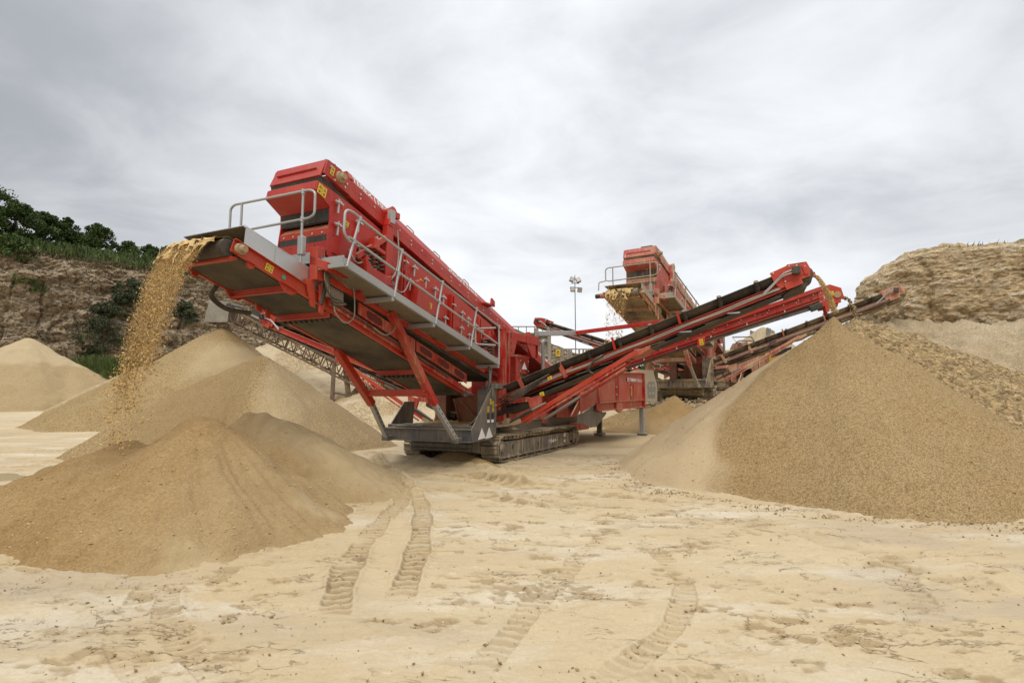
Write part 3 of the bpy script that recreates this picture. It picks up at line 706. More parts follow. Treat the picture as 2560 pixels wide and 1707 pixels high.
    # coil spring packs on their brackets
    for r0 in (-4.15, .62):
        zb_ = ZBT(r0)-1.02
        k = MB(); k.side([(r0-.36, zb_-.20), (r0+.30, zb_-.28), (r0+.40, zb_-.05), (r0+.25, zb_-.10), (r0-.2, zb_-.02), (r0-.42, zb_+.12)], .45, .80)
        k.side([(r0-.12, zb_+.40), (r0+.20, zb_+.33), (r0+.22, zb_+.40), (r0-.1, zb_+.47)], .50, .80); k.side([(r0-.05, zb_+.44), (r0+.1, zb_+.40), (r0+.1, zb_+.62), (r0-.05, zb_+.64)], .56, .72)
        br = k.build('spring_bracket', T['red'], root, .008)
        for dr in (-.20, .0, .20):
            h = MB(); pts = []
            for i in range(56):
                a = i/55*2*math.pi*5; pts.append((r0+dr+.075*math.cos(a), .62+.075*math.sin(a), zb_+.40*i/55-.07*dr))
            h.tube(pts, .017, 6); h.build('coil_spring', M['black'], br)
    # lifting column of the box: upright, diagonal ram
    u = MB(); u.bar((-3.62, .70, 5.15), (-3.70, .70, 3.75), .14, .20, (1, 0, 0)); u.bar((-3.62, .70, 5.15), (-3.55, .70, 5.42), .16, .16, (1, 0, 0))
    u.cyl((-3.55, .62, 5.50), (-3.55, .95, 5.44), .10, seg=16); u.box((-3.62, .66, 5.40), (-3.28, .95, 5.53))
    u.build('lifting_column', T['red'], root, .012)
    u = MB(); u.box((-3.66, .60, 5.22), (-3.52, .70, 5.50)); u.build('column_cap', T['galv'], root, .005)
    u = MB(); u.bar((-4.62, .66, 4.28), (-3.75, .66, 4.88), .09, .11); u.build('ram_arm', T['red'], root, .01)
    u = MB(); u.cyl((-4.95, .66, 4.06), (-4.55, .66, 4.34), .045, seg=12); u.build('ram_cylinder', T['black'], root)
    u = MB(); u.bar((-4.72, .60, 4.75), (-4.85, .60, 3.75), .08, .10, (0, 1, 0)); u.bar((-4.38, .60, 4.35), (-4.55, .60, 3.6), .08, .10, (0, 1, 0)); u.build('box_brace', T['red'], root, .008)
    if main:
        for q in range(5):
            a = -4.9+q*.32
            h = MB(); h.tube([(a, .58, ZBT(a)-1.0), (a+.12, .5, ZBT(a)-1.25+random.uniform(-.05, .05)), (a+.4, .55, ZBT(a)-1.15), (a+.62, .6, ZBT(a)-1.0+random.uniform(-.2, .2))], .014, 6, .12); h.build('hydraulic_hose', M['hose'] if q % 2 else M['pipe'], root)
        h = MB(); h.tube([(-3.42, .62, 5.12), (-3.38, .60, 4.7), (-3.45, .58, 4.25), (-3.75, .55, 3.95)], .018, 6, .2); h.build('hydraulic_hose', M['pipe'], root)
        rr_ = random.Random(5)
        for q in range(9):                                   # cables looped along the walkway and the box frame
            a = -5.2+q*.72; zz_ = ZWK(a)+.16
            h = MB(); h.tube([(a, .72, zz_+.05), (a+.15, .66, zz_-.04-.1*rr_.random()), (a+.45, .70, zz_-.16-.12*rr_.random()), (a+.75, .72, ZWK(a+.75)+.12)], .013, 6, .15); h.build('hydraulic_hose', M['hose'] if q % 3 else M['pipe'], root)
        for q in range(6):
            a = -5.40+.03*q
            h = MB(); h.tube([(a, .60+.02*q, 4.0), (a-.12, .56, 3.75-.05*q), (a+.1, .66, 3.45-.04*q), (a+.5, .72, ZTL(a+.5)+.30)], .012, 6, .15); h.build('hydraulic_hose', M['hose'] if q % 2 else M['pipe'], root)
        for q in range(5):
            h = MB(); h.tube([(1.25, .5+.03*q, 1.2+.1*q), (1.05, .30, 1.45+.06*q), (.95, -.1, 1.62+.05*q), (1.15, -.55-.1*q, 1.95+.08*q)], .018, 6, .2); h.build('hydraulic_hose', M['hose'], root)
        for r_, dz_ in ((-4.75, .42), (-1.9, .75), (.35, .62)): sticker(T, box, (r_, WB0-.004, ZBT(r_)-dz_), (1, 0, -.28), (.28, 0, 1), .12, .13)
    # box sub-frame, galvanised front sill, dark catching belt under the screen
    fr = MB()
    for w in (.82, 2.02): fr.bar((-5.45, w, 3.84), (1.6, w, 2.26), .08, .12)
    for r in (-5.2, -3.2, -1.0, 1.0): fr.bar((r, .84, 3.76-(r+5.2)*.224), (r, 2.0, 3.76-(r+5.2)*.224), .10, .10)
    fr.box((-5.62, .62, 3.66), (-5.45, .80, 4.24)); fr.ext([(-5.62, .40, 3.95), (-5.62, .80, 4.10), (-5.1, .80, 4.02), (-5.1, .40, 3.9)], (0, 0, -.16))
    fr.build('screen_subframe', T['red'], root, .01)
    g = MB(); g.box((-5.40, .74, 4.03), (-5.36, 2.1, 4.19)); g.box((-5.58, .62, 3.93), (-5.30, .66, 4.09)); g.build('galvanised_beam', T['galv'], root, .004)
    dkb = MB(); dkb.ext([(-5.3, WB0, 3.72), (-5.3, WB1, 3.72), (1.2, WB1, 2.10), (1.2, WB0, 2.10)], (0, 0, .10))
    dkb.ext([(-5.1, WB0, 4.25), (-5.1, WB1, 4.25), (1.2, WB1, 2.9), (1.2, WB0, 2.9)], (0, 0, .04))
    dkb.build('catching_belt', T['belt'], root)
    wv = MB(); wv.side([(-5.15, 3.90), (1.3, 2.42), (1.3, 3.0), (-4.6, 3.92)], WB0+.05, WB0+.07); wv.side([(-5.15, 3.90), (1.3, 2.42), (1.3, 3.0), (-4.6, 3.92)], WB1-.07, WB1-.05)
    wv.build('catch_box_skirt', T['red2'], root)
    # ---------------- feed conveyor over the screen
    fc = MB()
    a0, a1 = -4.70, 8.6
    def prism(a, b, w0, w1, hood):
        lo, hi = (ZFL, ZFU)
        sec = lambda r: [(r, w0, lo(r)), (r, w0, hi(r)), (r, w0+.08, hi(r)+.19), (r, w1-.08, hi(r)+.19), (r, w1, hi(r)), (r, w1, lo(r))]
        A = sec(a); B = sec(b); n = 6
        fc.add(A+B, [tuple(range(n)), tuple(range(n, 2*n))[::-1]]+[(i, (i+1) % n, n+(i+1) % n, n+i) for i in range(n)])
    prism(a0, a1, WB0-.02, WB1+.02, 1)
    fe = fc.build('feed_conveyor', T['red2'] if not main else T['red'], root, .006)
    for wa_, wb_ in ((WB0-.03, WB0), (WB1, WB1+.03)):
        q = MB(); q.side([(-5.391, 5.665), (-5.303, 5.93), (-4.70, ZFU(-4.70)+.03), (-4.70, ZFL(-4.70)+.01)], wa_, wb_)
        if wa_ < 1: q.ext([(-5.30, WB0-.03, 5.93), (-5.30, WB0+.05, 5.96), (-4.6, WB0+.05, ZFU(-4.6)+.06), (-4.6, WB0-.03, ZFU(-4.6)+.03)], (0, 0, .012))
        q.build('head_plate', T['red'], fe, .006)
    v = MB(); v.side([(-5.46, 5.60), (-5.30, 5.955), (-5.24, 5.965), (-4.9, 5.90), (-4.9, 5.87), (-5.25, 5.925), (-5.42, 5.59)], WB0+.0, WB1)
    v.bar((-5.40, WB0+.14, 5.78), (-5.40, WB1-.12, 5.78), .03, .025); v.build('head_visor', T['red'], fe, .008)
    v = MB(); v.side([(-5.40, 5.47), (-5.43, 5.62), (-5.38, 5.62), (-5.33, 5.47)], WB0+.03, WB1-.0)
    v.side([(-5.36, 5.48), (-5.38, 5.64), (-4.85, 5.46), (-4.6, 5.36), (1.2, 3.72), (1.2, 3.6)], WB0+.05, WB1-.05); v.build('rubber_skirt', T['black'], fe)
    v = MB(); v.box((-4.95, 1.05, 5.98), (-4.80, 1.5, 6.09)); v.build('rubber_baffle', M['black'], fe)
    for w in (WB0-.03, WB1+.03):
        sg = -1 if w < 1 else 1; hd = MB()
        hd.cyl((-4.98, w, 5.72), (-4.98, w+sg*.06, 5.72), .115, .10, 18); hd.cyl((-4.98, w+sg*.06, 5.72), (-4.98, w+sg*.13, 5.72), .07, .06, 16)
        hd.build('head_bearing', M['dirt'], fe)
    hb = MB()
    for (r, z) in ((-5.22, 5.84), (-4.80, 5.66), (-4.85, 5.58), (-5.12, 5.62)): hb.cyl((r, WB0-.03, z), (r, WB0-.05, z), .022, seg=8)
    for i in range(24):
        r = -4.4+i*.42
        for dz in ((.10,) if i % 2 else (.10, .19)): hb.cyl((r, WB0-.02, ZFU(r)-dz), (r, WB0-.035, ZFU(r)-dz), .019, seg=8)
    hb.build('cover_bolt', M['bolt'], fe)
    se = MB(); sdir = slope(ZFU)
    se.side([(-4.65, ZFU(-4.65)-.15), (7.5, ZFU(7.5)-.15), (7.5, ZFU(7.5)-.155), (-4.65, ZFU(-4.65)-.155)], WB0-.021, WB0-.019); se.build('cover_seam', M['ink'], fe)
    if main:
        sticker(T, fe, (-5.18, WB0-.034, 5.77), (1, 0, -.28), (.28, 0, 1), .09, .17)
        xd = Vector((1, 0, ZFU(1)-ZFU(0))); yd = Vector((0, .08, .19))
        def oncover(r, k=.03): return Vector((r, WB0-.02+.08*k, ZFU(r)+.19*k))+Vector((0, -.004, .002))
        text('TEREX | FINLAY', fe, oncover(-4.62, .12), xd, yd, .20, M['white'], 'cover_lettering', 1.05, .004)
        text('20x5x3 Deck', fe, oncover(-1.15, .12), xd, yd, .20, M['white'], 'cover_lettering', 1.45, .003)
        text('TEREX | FINLAY', fe, oncover(4.3, .12), xd, yd, .22, M['white'], 'cover_lettering', 1.9, .004)
    gl = MB()
    for r in (-2.6, -1.5, -.1):
        gl.tube([(r-.14, WB0+.1, ZFU(r-.14)+.18), (r-.14, WB0+.1, ZFU(r-.14)+.27), (r+.14, WB0+.1, ZFU(r+.14)+.27), (r+.14, WB0+.1, ZFU(r+.14)+.18)], .012, 6, .05)
    gl.build('cover_handle', M['galv'], fe)
    lk = MB(); lk.box((.55, .66, ZFU(.8)+.02), (1.1, 1.1, ZFU(.8)+.07)); lk.side([(.9, ZFU(1)+.05), (1.12, ZFU(1)+.07), (1.12, ZFU(1)+.22), (.95, ZFU(1)+.30)], .66, .72); lk.build('cover_lock', T['red'], fe, .008)
    # ---------------- walkway along the box
    wk = MB(); zi = lambda r: ZWK(r)+.045
    wk.ext([(-5.5, .08, zi(-5.5)), (-5.5, .70, zi(-5.5)+.01), (.20, .70, zi(.2)+.01), (.20, .08, zi(.2))], (0, 0, .03))
    wkf = wk.build('walkway', T['grate'], root)
    tb = MB(); tb.ext([(-5.56, .05, ZWK(-5.56)), (.2, .05, ZWK(.2)), (.2, .05, ZWK(.2)+.155), (-5.60, .05, ZWK(-5.6)+.155)], (0, .025, 0))
    tb.ext([(-5.56, .05, ZWK(-5.56)), (-5.56, .10, ZWK(-5.56)), (.2, .10, ZWK(.2)), (.2, .05, ZWK(.2))], (0, 0, .02))
    tb.box((-5.60, .06, ZWK(-5.55)), (-5.54, .70, ZWK(-5.55)+.07)); tb.box((-5.53, .12, ZWK(-5.55)+.07), (-5.50, .62, ZWK(-5.55)+.22))
    tb.build('toe_board', T['galv'], wkf, .005)
    for r in (-4.25, -2.85, -1.35, .15):
        q = MB(); q.bar((r, .05, ZWK(r)-.02), (r, .74, ZWK(r)-.02), .07, .09); q.build('cross_support', T['galv'], wkf, .006)
    q = MB(); q.bar((-5.5, .72, ZWK(-5.5)-.02), (.6, .72, ZWK(.6)-.02), .07, .09); q.build('walkway_beam', T['orange'], wkf, .01)
    zr = lambda r: ZWK(r)+1.0-.0*r
    top = [(-5.45, .05, zr(-5.45)-.52), (-5.62, .05, zr(-5.62)-.46), (-5.60, .05, zr(-5.6)-.02), (-5.36, .05, zr(-5.36)+.03), (-5.18, .05, zr(-5.18)), (.15, .05, zr(.15)), ]
    mid = [(-5.5, .05, zr(-5.5)-.46), (-5.30, .05, zr(-5.3)-.45), (.15, .05, zr(.15)-.47)]
    posts = [(-5.52, -5.23), (-4.22, -4.02), (-2.8, -2.56), (-1.30, -1.04), (.16, .15)]
    paths = [(top, .14), (mid, .1)]+[([(a, .05, ZWK(a)+.02), (b_, .05, zr(b_))], 0) for a, b_ in posts]
    kn = [(b_, .05, zr(b_)) for a, b_ in posts[:]]+[(a+(b_-a)*.54, .05, zr(a+(b_-a)*.54)-.47) for a, b_ in posts]
    rail(root, 'handrail', T, paths, .024, kn)
    rail(root, 'safety_gate', T, [([(.06, .09, zr(.1)-.05), (.0, .60, zr(.1)-.05), (.0, .66, zr(.1)-.12), (.0, .66, zr(.1)-.45), (.06, .09, zr(.1)-.50)], .08)], .022)
    # front rail over the tail conveyor
    rz = -5.72; hz_ = .185
    rail(root, 'handrail', T, [([(rz-.06, 2.66, 4.55+hz_), (rz-.06, 2.66, 4.97+hz_), (rz-.06, 2.56, 5.03+hz_), (rz-.02, .72, 5.03+hz_), (rz-.02, .60, 4.97+hz_), (rz-.02, .60, 4.58+hz_), (rz-.02, .72, 4.53+hz_), (rz-.06, 2.56, 4.50+hz_), (rz-.06, 2.66, 4.56+hz_)], .10),
        ([(rz-.02, .88, 3.95), (rz-.02, .88, 5.03+hz_)], 0), ([(rz-.06, 2.36, 4.05), (rz-.06, 2.36, 5.02+hz_)], 0), ([(rz-.06, 2.66, 4.52+hz_), (rz-.1, 2.78, 4.50+hz_), (rz-.3, 2.84, 4.44+hz_), (rz-.35, 2.84, 4.30)], .05)], .022, [(rz-.02, .88, 5.02+hz_), (rz-.02, .88, 4.53+hz_)])
    k = MB(); k.box((rz-.06, .82, 4.08), (rz+.04, .94, 4.42)); k.build('rail_socket', T['galv'], root, .02)
    # ---------------- tail conveyor
    t = MB(); u0 = (-7.18, ZTL(-7.18)); u1 = (-.35, ZTL(-.35))
    for w, o in ((WB0+.0, -1), (2.10, 1)):
        t.chan((-7.14, w, ZTL(-7.14)+.105), (-.35, w, ZTL(-.35)+.105), .21, .07, .014, (0, o, 0))
    tc = None
    for r in (-6.07, -5.1, -2.15):
        t.chan((r, WB0, ZTL(r)-.035), (r, 2.10, ZTL(r)-.035), .11, .06, .02, (-1, 0, 0))
    for w in (WB0, 2.10):
        t.ext([(-6.0, w, ZTL(-6)), (-5.85, w, ZTL(-5.85)), (-5.95, w, ZTL(-6)-.10), (-6.12, w, ZTL(-6.1)-.11), (-6.25, w, ZTL(-6.25)+.02)], (0, .03, 0))
        t.cyl((-6.80, w-.02, ZTL(-6.8)-.01), (-6.80, w+.02, ZTL(-6.8)-.01), .07, seg=16)
        t.side([(-5.75, ZTL(-5.75)+.30), (-5.55, ZTL(-5.55)+.36), (-5.50, ZTL(-5.5)-.10), (-5.60, ZTL(-5.6)-.10)], w-.06, w-.02); t.side([(-5.45, ZTL(-5.45)+.34), (-5.30, ZTL(-5.3)+.36), (-5.33, ZTL(-5.33)-.14), (-5.42, ZTL(-5.42)-.14)], w-.08, w-.04)
    t.box((-7.13, WB0+.02, 3.70), (-7.02, 2.10, 3.745))                                     # scraper bar under the drum
    tcv = t.build('tail_conveyor', T['orange'], root, .006)
    lw = MB()
    for w in (.745, 2.16):
        lw.ext([(-5.2, w, ZTL(-5.2)+.24), (-.2, w, ZTL(-.2)+.22), (-.2, w, ZTL(-.2)+.08), (-5.2, w, ZTL(-5.2)+.10)], (0, .04 if w < 1 else -.04, 0))
    lw.build('frame_rail', T['red2'], tcv, .006)
    bb = MB(); zt = lambda r: ZTL(r)+.20
    bb.ext([(-7.17, WB0+.05, zt(-7.17)+.03), (-7.17, 2.05, zt(-7.17)+.03), (-.4, 2.05, zt(-.4)), (-.4, WB0+.05, zt(-.4))], (0, 0, -.012))
    bb.ext([(-7.17, WB0+.05, ZTL(-7.17)+.0), (-7.17, 2.05, ZTL(-7.17)), (-.4, 2.05, ZTL(-.4)+.01), (-.4, WB0+.05, ZTL(-.4)+.01)], (0, 0, .012))
    bb.cyl((-.45, WB0+.05, ZTL(-.45)+.10), (-.45, 2.05, ZTL(-.45)+.10), .13, seg=20)
    bb.build('belt', T['belt'], tcv)
    hd = MB(); hd.cyl((-7.17, WB0+.04, 3.865), (-7.17, 2.06, 3.865), .128, seg=36); hd.build('head_drum', T['black'], tcv)
    by = MB(); by.cyl((-7.02, WB0-.02, 3.86), (-7.02, WB0-.08, 3.86), .095, .085, 16); by.cyl((-7.02, WB0-.08, 3.86), (-7.02, WB0-.15, 3.855), .06, .05, 16); by.build('head_bearing', M['dirt'], tcv)
    mo = MB(); mo.box((-7.25, 2.12, 3.78), (-6.95, 2.16, 3.98)); mo.cyl((-7.12, 2.16, 3.87), (-7.12, 2.28, 3.87), .10, seg=16); mo.build('motor_mount', T['red'], tcv, .01)
    mo = MB(); mo.cyl((-7.12, 2.28, 3.87), (-7.12, 2.48, 3.87), .085, seg=18); mo.build('drive_motor', M['black'], tcv)
    st = MB(); zs = lambda r: ZTL(r)+.21
    top_ = [(-6.90, 4.245), (-6.3, 4.08), (-5.58, 3.86), (-4.75, 3.62)]
    for w, o in ((WB0+.01, 1), (2.08, -1)):
        st.side([(-6.92, zs(-6.92)+.02), (-4.75, zs(-4.75)+.02)]+top_[::-1], w, w+o*.012)
        st.ext([(-6.90, w, 4.245), (-4.75, w, 3.62), (-4.75, w+o*.05, 3.66), (-6.9, w+o*.05, 4.285)], (0, 0, .008))
    st.side([(-6.35, zs(-6.35)+.03), (-6.345, zs(-6.345)+.03), (-6.33, 4.09), (-6.335, 4.09)], WB0-.002, WB0+.012)
    st.build('stainless_skirt', T['stain'], tcv)
    st = MB(); st.ext([(-6.95, WB0+.02, 4.25), (-6.95, 2.22, 4.25), (-6.45, 2.12, 4.055), (-6.45, WB0+.02, 4.055)], (.006, 0, .012)); hd_ = st.build('stainless_hood', T['stain'], tcv)
    st = MB(); st.ext([(-6.945, WB0+.03, 4.244), (-6.945, 2.20, 4.244), (-6.455, 2.11, 4.05), (-6.455, WB0+.03, 4.05)], (-.002, 0, -.005)); st.build('hood_shade_sheet', T['belt'], hd_)  # dusty dark sheet, its tone standing in for the shade under the hood
    for r in (-5.0, -2.0):
        ri = MB()
        for j in range(9):
            w = WB0+.12+j*(1.06/8); ri.cyl((r, w, ZTL(r)-.055), (r, w+.06, ZTL(r)-.055), .055, seg=14)
        ri.cyl((r, WB0, ZTL(r)-.055), (r, 2.08, ZTL(r)-.055), .025, seg=8)
        ri.build('return_roller', M['black'], tcv)
    # mesh guards along the lower run
    for a, b_ in ((-4.45, -2.6), (-2.55, -.35)):
        g = MB(); g.ext([(a, .70, ZMG(a)-.23), (b_, .70, ZMG(b_)-.24), (b_, .70, ZMG(b_)), (a, .70, ZMG(a))], (0, .025, 0)); gd = g.build('belt_guard', T['red2'], tcv, .006)
        n = 2 if b_ < -2 else 3
        for i in range(n):
            c0 = a+(b_-a)*(i+.5)/n; hl = .24; o = MB(); pts = []
            for j in range(20):
                th = 2*math.pi*j/20; cx = math.copysign(abs(math.cos(th))**.5, math.cos(th))*hl; cz = math.copysign(abs(math.sin(th))**.6, math.sin(th))*.080
                pts.append((c0+cx, .695, ZMG(c0+cx)-.118+cz))
            o.ext(pts, (0, .004, 0)); o.build('guard_mesh', M['guard'], gd)
    hs = MB(); hs.tube([(r, .715, ZTL(r)+.17+.012*math.sin(r*7)) for r in np.linspace(-5.1, -1.2, 16)], .017, 6); hs.build('hydraulic_pipe', M['hose'], tcv)
    if main:
        hs = MB(); hs.tube([(-5.1, .70, ZTL(-5.1)+.30), (-5.15, .66, ZTL(-5.1)+.0), (-4.85, .66, ZTL(-4.85)-.12), (-4.6, .66, ZTL(-4.6)+.1), (-4.62, .66, ZTL(-4.6)+.55), (-4.7, .68, ZTL(-4.7)+.85)], .014, 6, .25); hs.build('hydraulic_hose', M['pipe'], tcv)
        hs = MB(); hs.tube([(-3.35, .68, 3.25), (-3.45, .60, 3.02), (-3.75, .62, 2.86), (-4.05, .66, ZTL(-4.05)+.16)], .014, 6, .2); hs.build('hydraulic_hose', M['pipe'], tcv)
        hs = MB(); hs.tube([(-6.35, 2.16, ZTL(-6.35)), (-6.45, 2.2, ZTL(-6.4)-.20), (-6.15, 2.2, ZTL(-6.1)-.30), (-5.7, 2.1, ZTL(-5.8)-.22)], .045, 8, .25); hs.build('rubber_trunking', M['black'], tcv)
        hs = MB(); hs.cyl((-5.25, .70, ZTL(-5.25)+.65), (-5.40, .74, ZTL(-5.4)-.0), .045, seg=12); hs.build('ram_cylinder', M['black'], tcv)
        for j in (0, 1): sticker(T, tcv, (-6.50+.075*j, WB0-.013, ZTL(-6.50+.075*j)+.105), (1, 0, -.3), (.3, 0, 1), .07, .125)
        sticker(T, tcv, (-6.17, WB0-.013, ZTL(-6.17)+.105), (1, 0, -.3), (.3, 0, 1), .08, .07, 'plain', 'green', 'safety_sign')
    # ---------------- front legs of the tail conveyor
    for (tp, kn_, ft) in (((-3.55, .66, 3.40), (-2.12, .50, 1.50), (-1.30, .40, .62)), ((-3.50, 2.12, 2.70), (-2.12, 2.25, 1.50), (-1.30, 2.40, .62))):
        l = MB(); l.bar(tp, kn_, .15, .16, (0, 1, 0)); lg = l.build('support_leg', T['red2'] if tp[1] < 1 else T['orange'], root, .012)
        l = MB(); l.bar(kn_, ft, .105, .115, (0, 1, 0)); il = l.build('telescopic_leg', T['galv'], lg, .008)
        l = MB(); a = Vector(kn_); b_ = Vector(ft); d_ = (b_-a).normalized(); nn = d_.cross(Vector((0, 1, 0))).normalized()
        for i in range(7):
            c_ = a+(b_-a)*(.12+.12*i); sd_ = Vector((0, -1, 0)); sd_ = (sd_-d_*sd_.dot(d_)).normalized()
            l.cyl(c_+sd_*.054, c_+sd_*.0595, .020, seg=10)
        l.build('pin_hole', M['ink'], il)
        l = MB(); l.box((ft[0]-.12, ft[1]-.10, .60), (ft[0]+.08, ft[1]+.10, .72)); l.build('foot_bracket', T['grey'], lg, .008)
    l = MB(); l.bar((-2.34, .50, 1.76), (-2.34, 2.25, 1.76), .12, .16); l.build('leg_crossbar', T['orange'], root, .012)

def sideconv_frame(root, r0, wid, mir):
    """maps (w outward distance, z, r) so the same conveyor can stand on either side of the machine"""
    return (lambda w, z, r: (r, w, z)) if not mir else (lambda w, z, r: (r, 2.885-w, z))

def build_side_conveyor_a(root, T, mir=False, detail=True):
    q = sideconv_frame(root, 1.2, .8, mir)
    zt = lambda w: 1.87+.367*(.677-w) if w > -1 else 2.485+.351*(-1-w)
    R0, R1 = 1.2, 2.0
    wa, wb = 1.3, -7.02
    # troughed carrying belt: rolled edges, flat middle
    n = 26; ws = np.linspace(wa, wb, n); sec = [(R0-.02, .015), (R0+.0, .0), (R0+.035, -.065), (R0+.10, -.145), (R0+.2, -.18), (R1-.2, -.18), (R1-.10, -.145), (R1-.035, -.065), (R1, .0), (R1+.02, .015)]
    sec2 = [(r, z-.03 if abs(r-1.6) < .3 else z) for r, z in sec]
    vs = []; 
    for w in ws:
        for r, z in sec: vs.append(q(w, zt(w)+z, r))
    fs = [tuple(x) for x in grid_faces(n, len(sec))]
    m = MB(); m.add(vs, fs, True); bt = m.build('carrying_belt', T['black'], root)
    sol = bt.modifiers.new('thick', 'SOLIDIFY'); sol.thickness = .016; sol.offset = 0
    fz = lambda w: zt(w)-.235                                         # top flange of the frame
    fr = MB()
    for r, o in ((R0+.06, -1), (R1-.06, 1)):
        for a, b in ((.45, -2.1), (-2.1, -6.75)):
            h = .155 if a > 0 else .17
            fr.chan(q(a, fz(a)-h/2, r), q(b, fz(b)-h/2, r), h, .075, .012, (o, 0, 0))
    for w in np.linspace(.2, -6.4, 12): fr.bar(q(w, fz(w)-.06, R0+.06), q(w, fz(w)-.06, R1-.06), .05, .06)
    cv = fr.build('side_conveyor', T['orange'] if T is M else T['red2'], root, .005)
    bt.parent = cv
    pl = MB(); pl.add([q(-1.9, fz(-1.9)-.20, R0+.12), q(-1.9, fz(-1.9)-.20, R1-.12), q(-6.6, fz(-6.6)-.19, R1-.12), q(-6.6, fz(-6.6)-.19, R0+.12), q(-6.6, fz(-6.6)-.15, R0+.12), q(-6.6, fz(-6.6)-.15, R1-.12), q(-1.9, fz(-1.9)-.15, R1-.12), q(-1.9, fz(-1.9)-.15, R0+.12)], [(0, 1, 2, 3), (4, 5, 6, 7), (0, 3, 4, 7), (1, 6, 5, 2), (0, 7, 6, 1), (3, 2, 5, 4)])
    pl.build('belt_tray', T['red2'], cv)
    rb = MB(); rt = lambda w: fz(w)-(.20 if w < -2 else .20+.05*(w+2)/2.6)
    a, b = .65, -6.95
    for dz, e_ in ((0, 0), (-.075, .02)):
        vs = [q(a, rt(a)+dz*1.6, R0+.06-e_), q(a, rt(a)+dz*1.6, R1-.06), q(b, rt(b)+dz*.6+.04, R1-.06), q(b, rt(b)+dz*.6+.04, R0+.06-e_)]
        rb.ext(vs, (0, 0, -.015))
    for w in np.linspace(-1, -6.2, 9): rb.bar(q(w, rt(w)-.03, R0+.05), q(w-.35, rt(w-.35)-.055, R0+.05), .02, .035)
    rb.build('return_belt', T['belt'], cv)
    if detail:
        for w in np.linspace(-1.2, -6.05, 7):
            r = MB(); z = zt(w)
            r.cyl(q(w, z+.035, R0-.10), q(w-.03, z-.20, R0+.09), .052, seg=16); r.cyl(q(w-.03, z-.10, R0+.0), q(w-.05, z-.24, R0+.12), .045, seg=14)
            r.build('wing_idler', M['black'], cv)
            if int(round(-w*10)) in (28, 44):
                b = MB(); b.bar(q(w+.16, z+.05, R0-.06), q(w+.10, fz(w)-.02, R0+.0), .012, .06, (0, 1, .3)); b.build('idler_bracket', T['orange'], cv)
        for w, l in ((-.05, 1), (-1.2, 1)):
            b = MB(); b.bar(q(w, zt(w)+.02, R0-.05), q(w-.20, fz(w)-.14, R0-.01), .02, .12, (0, 1, .3)); b.bar(q(w-.10, fz(w)-.03, R0-.03), q(w-.36, fz(w-.36)+.0, R0+.05), .05, .05); b.build('hinge_bracket', T['red2'], cv, .004)
        h = MB()
        for j, dz in enumerate((-.07, -.11)):
            h.tube([q(w, fz(w)+dz+.01*math.sin(w*4+j), R0-.005-.012*j) for w in np.linspace(.2, -6.55, 26)], .017, 6)
        h.build('hydraulic_pipe', M['pipe'], cv)
        h = MB(); h.tube([q(-2.4, fz(-2.4)-.02, R0-.03), q(-2.2, fz(-2.2)-.06, R0-.10), q(-2.02, fz(-2.0)-.25, R0-.10), q(-2.15, fz(-2.1)-.38, R0-.08)], .028, 8, .15); h.build('hydraulic_hose', M['hose'], cv)
        for w in (-3.2, -4.3, -5.4):
            b = MB(); b.bar(q(w, fz(w)-.18, R0+.04), q(w-.28, fz(w-.28)-.27, R0+.06), .05, .03); b.build('frame_lug', T['galv'], cv)
        if T is M and not mir:
            for w, z, n_ in ((-.95, fz(-.95)-.07, 1), (-.72, fz(-.72)-.40, 1)): sticker(T, cv, q(w, z, R0-.02), (0, -1, .36), (0, .36, 1), .12, .11)
    # head
    hp = [(-6.347, 4.47), (-6.73, 4.625), (-7.0, 4.63), (-7.10, 4.66), (-7.17, 4.50), (-7.16, 4.33), (-7.0, 4.28), (-6.55, 4.09), (-6.43, 4.25)]
    hd = MB()
    for r in (R0-.03, R1+.0): hd.ext([q(w, z, r) for w, z in hp], (.03, 0, 0))
    hd.ext([q(-6.7, 4.63, R0), q(-6.7, 4.63, R1), q(-7.1, 4.66, R1), q(-7.1, 4.66, R0)], (0, 0, .012))
    hd.ext([q(-6.62, 4.19, R0-.05), q(-6.98, 4.28, R0-.05), q(-7.02, 4.18, R0-.05), q(-6.68, 4.05, R0-.05)], (.04, 0, 0))
    hd.ext([q(-7.1, 4.62, R1+.0), q(-7.30, 4.58, R1+.0), q(-7.32, 4.50, R1), q(-7.2, 4.42, R1)], (.03, 0, 0))
    h0 = hd.build('head_plate', T['orange'] if T is M else T['red2'], cv, .008)
    hd = MB(); hd.ext([q(-6.62, 4.22, R0-.045), q(-6.60, 4.46, R0-.045), q(-7.05, 4.60, R0-.045), q(-7.10, 4.40, R0-.045)], (.02, 0, 0)); hd.ext([q(-6.98, 4.58, R0-.065), q(-7.04, 4.60, R0-.065), q(-7.12, 4.38, R0-.065), q(-7.06, 4.36, R0-.065)], (.03, 0, 0)); hd.build('bearing_plate', T['red'], h0, .006)
    dm = MB(); c0 = q(-7.06, 4.40, R0+.02); c1 = q(-7.06, 4.40, R1-.02); dm.cyl(c0, c1, .165, seg=30); dm.build('head_drum', T['black'], cv)
    mo = MB(); c0 = q(-6.88, 4.46, R0-.05); c1 = q(-6.88, 4.46, R0-.21); mo.cyl(c0, c1, .085, seg=16); cb = q(-6.88, 4.46, R0-.14); mo.box((cb[0]-.09, cb[1]-.085, cb[2]-.085), (cb[0]+.02, cb[1]+.085, cb[2]+.085)); mo.build('drive_motor', M['black'], cv, .01)
    h = MB()
    for j in (0, 1): h.tube([q(-6.80, 4.47-.06*j, R0-.14), q(-6.62, 4.42-.05*j, R0-.12), q(-6.50, 4.30-.03*j, R0-.06), q(-6.2, fz(-6.2)-.06-.04*j, R0-.02)], .018, 6, .12)
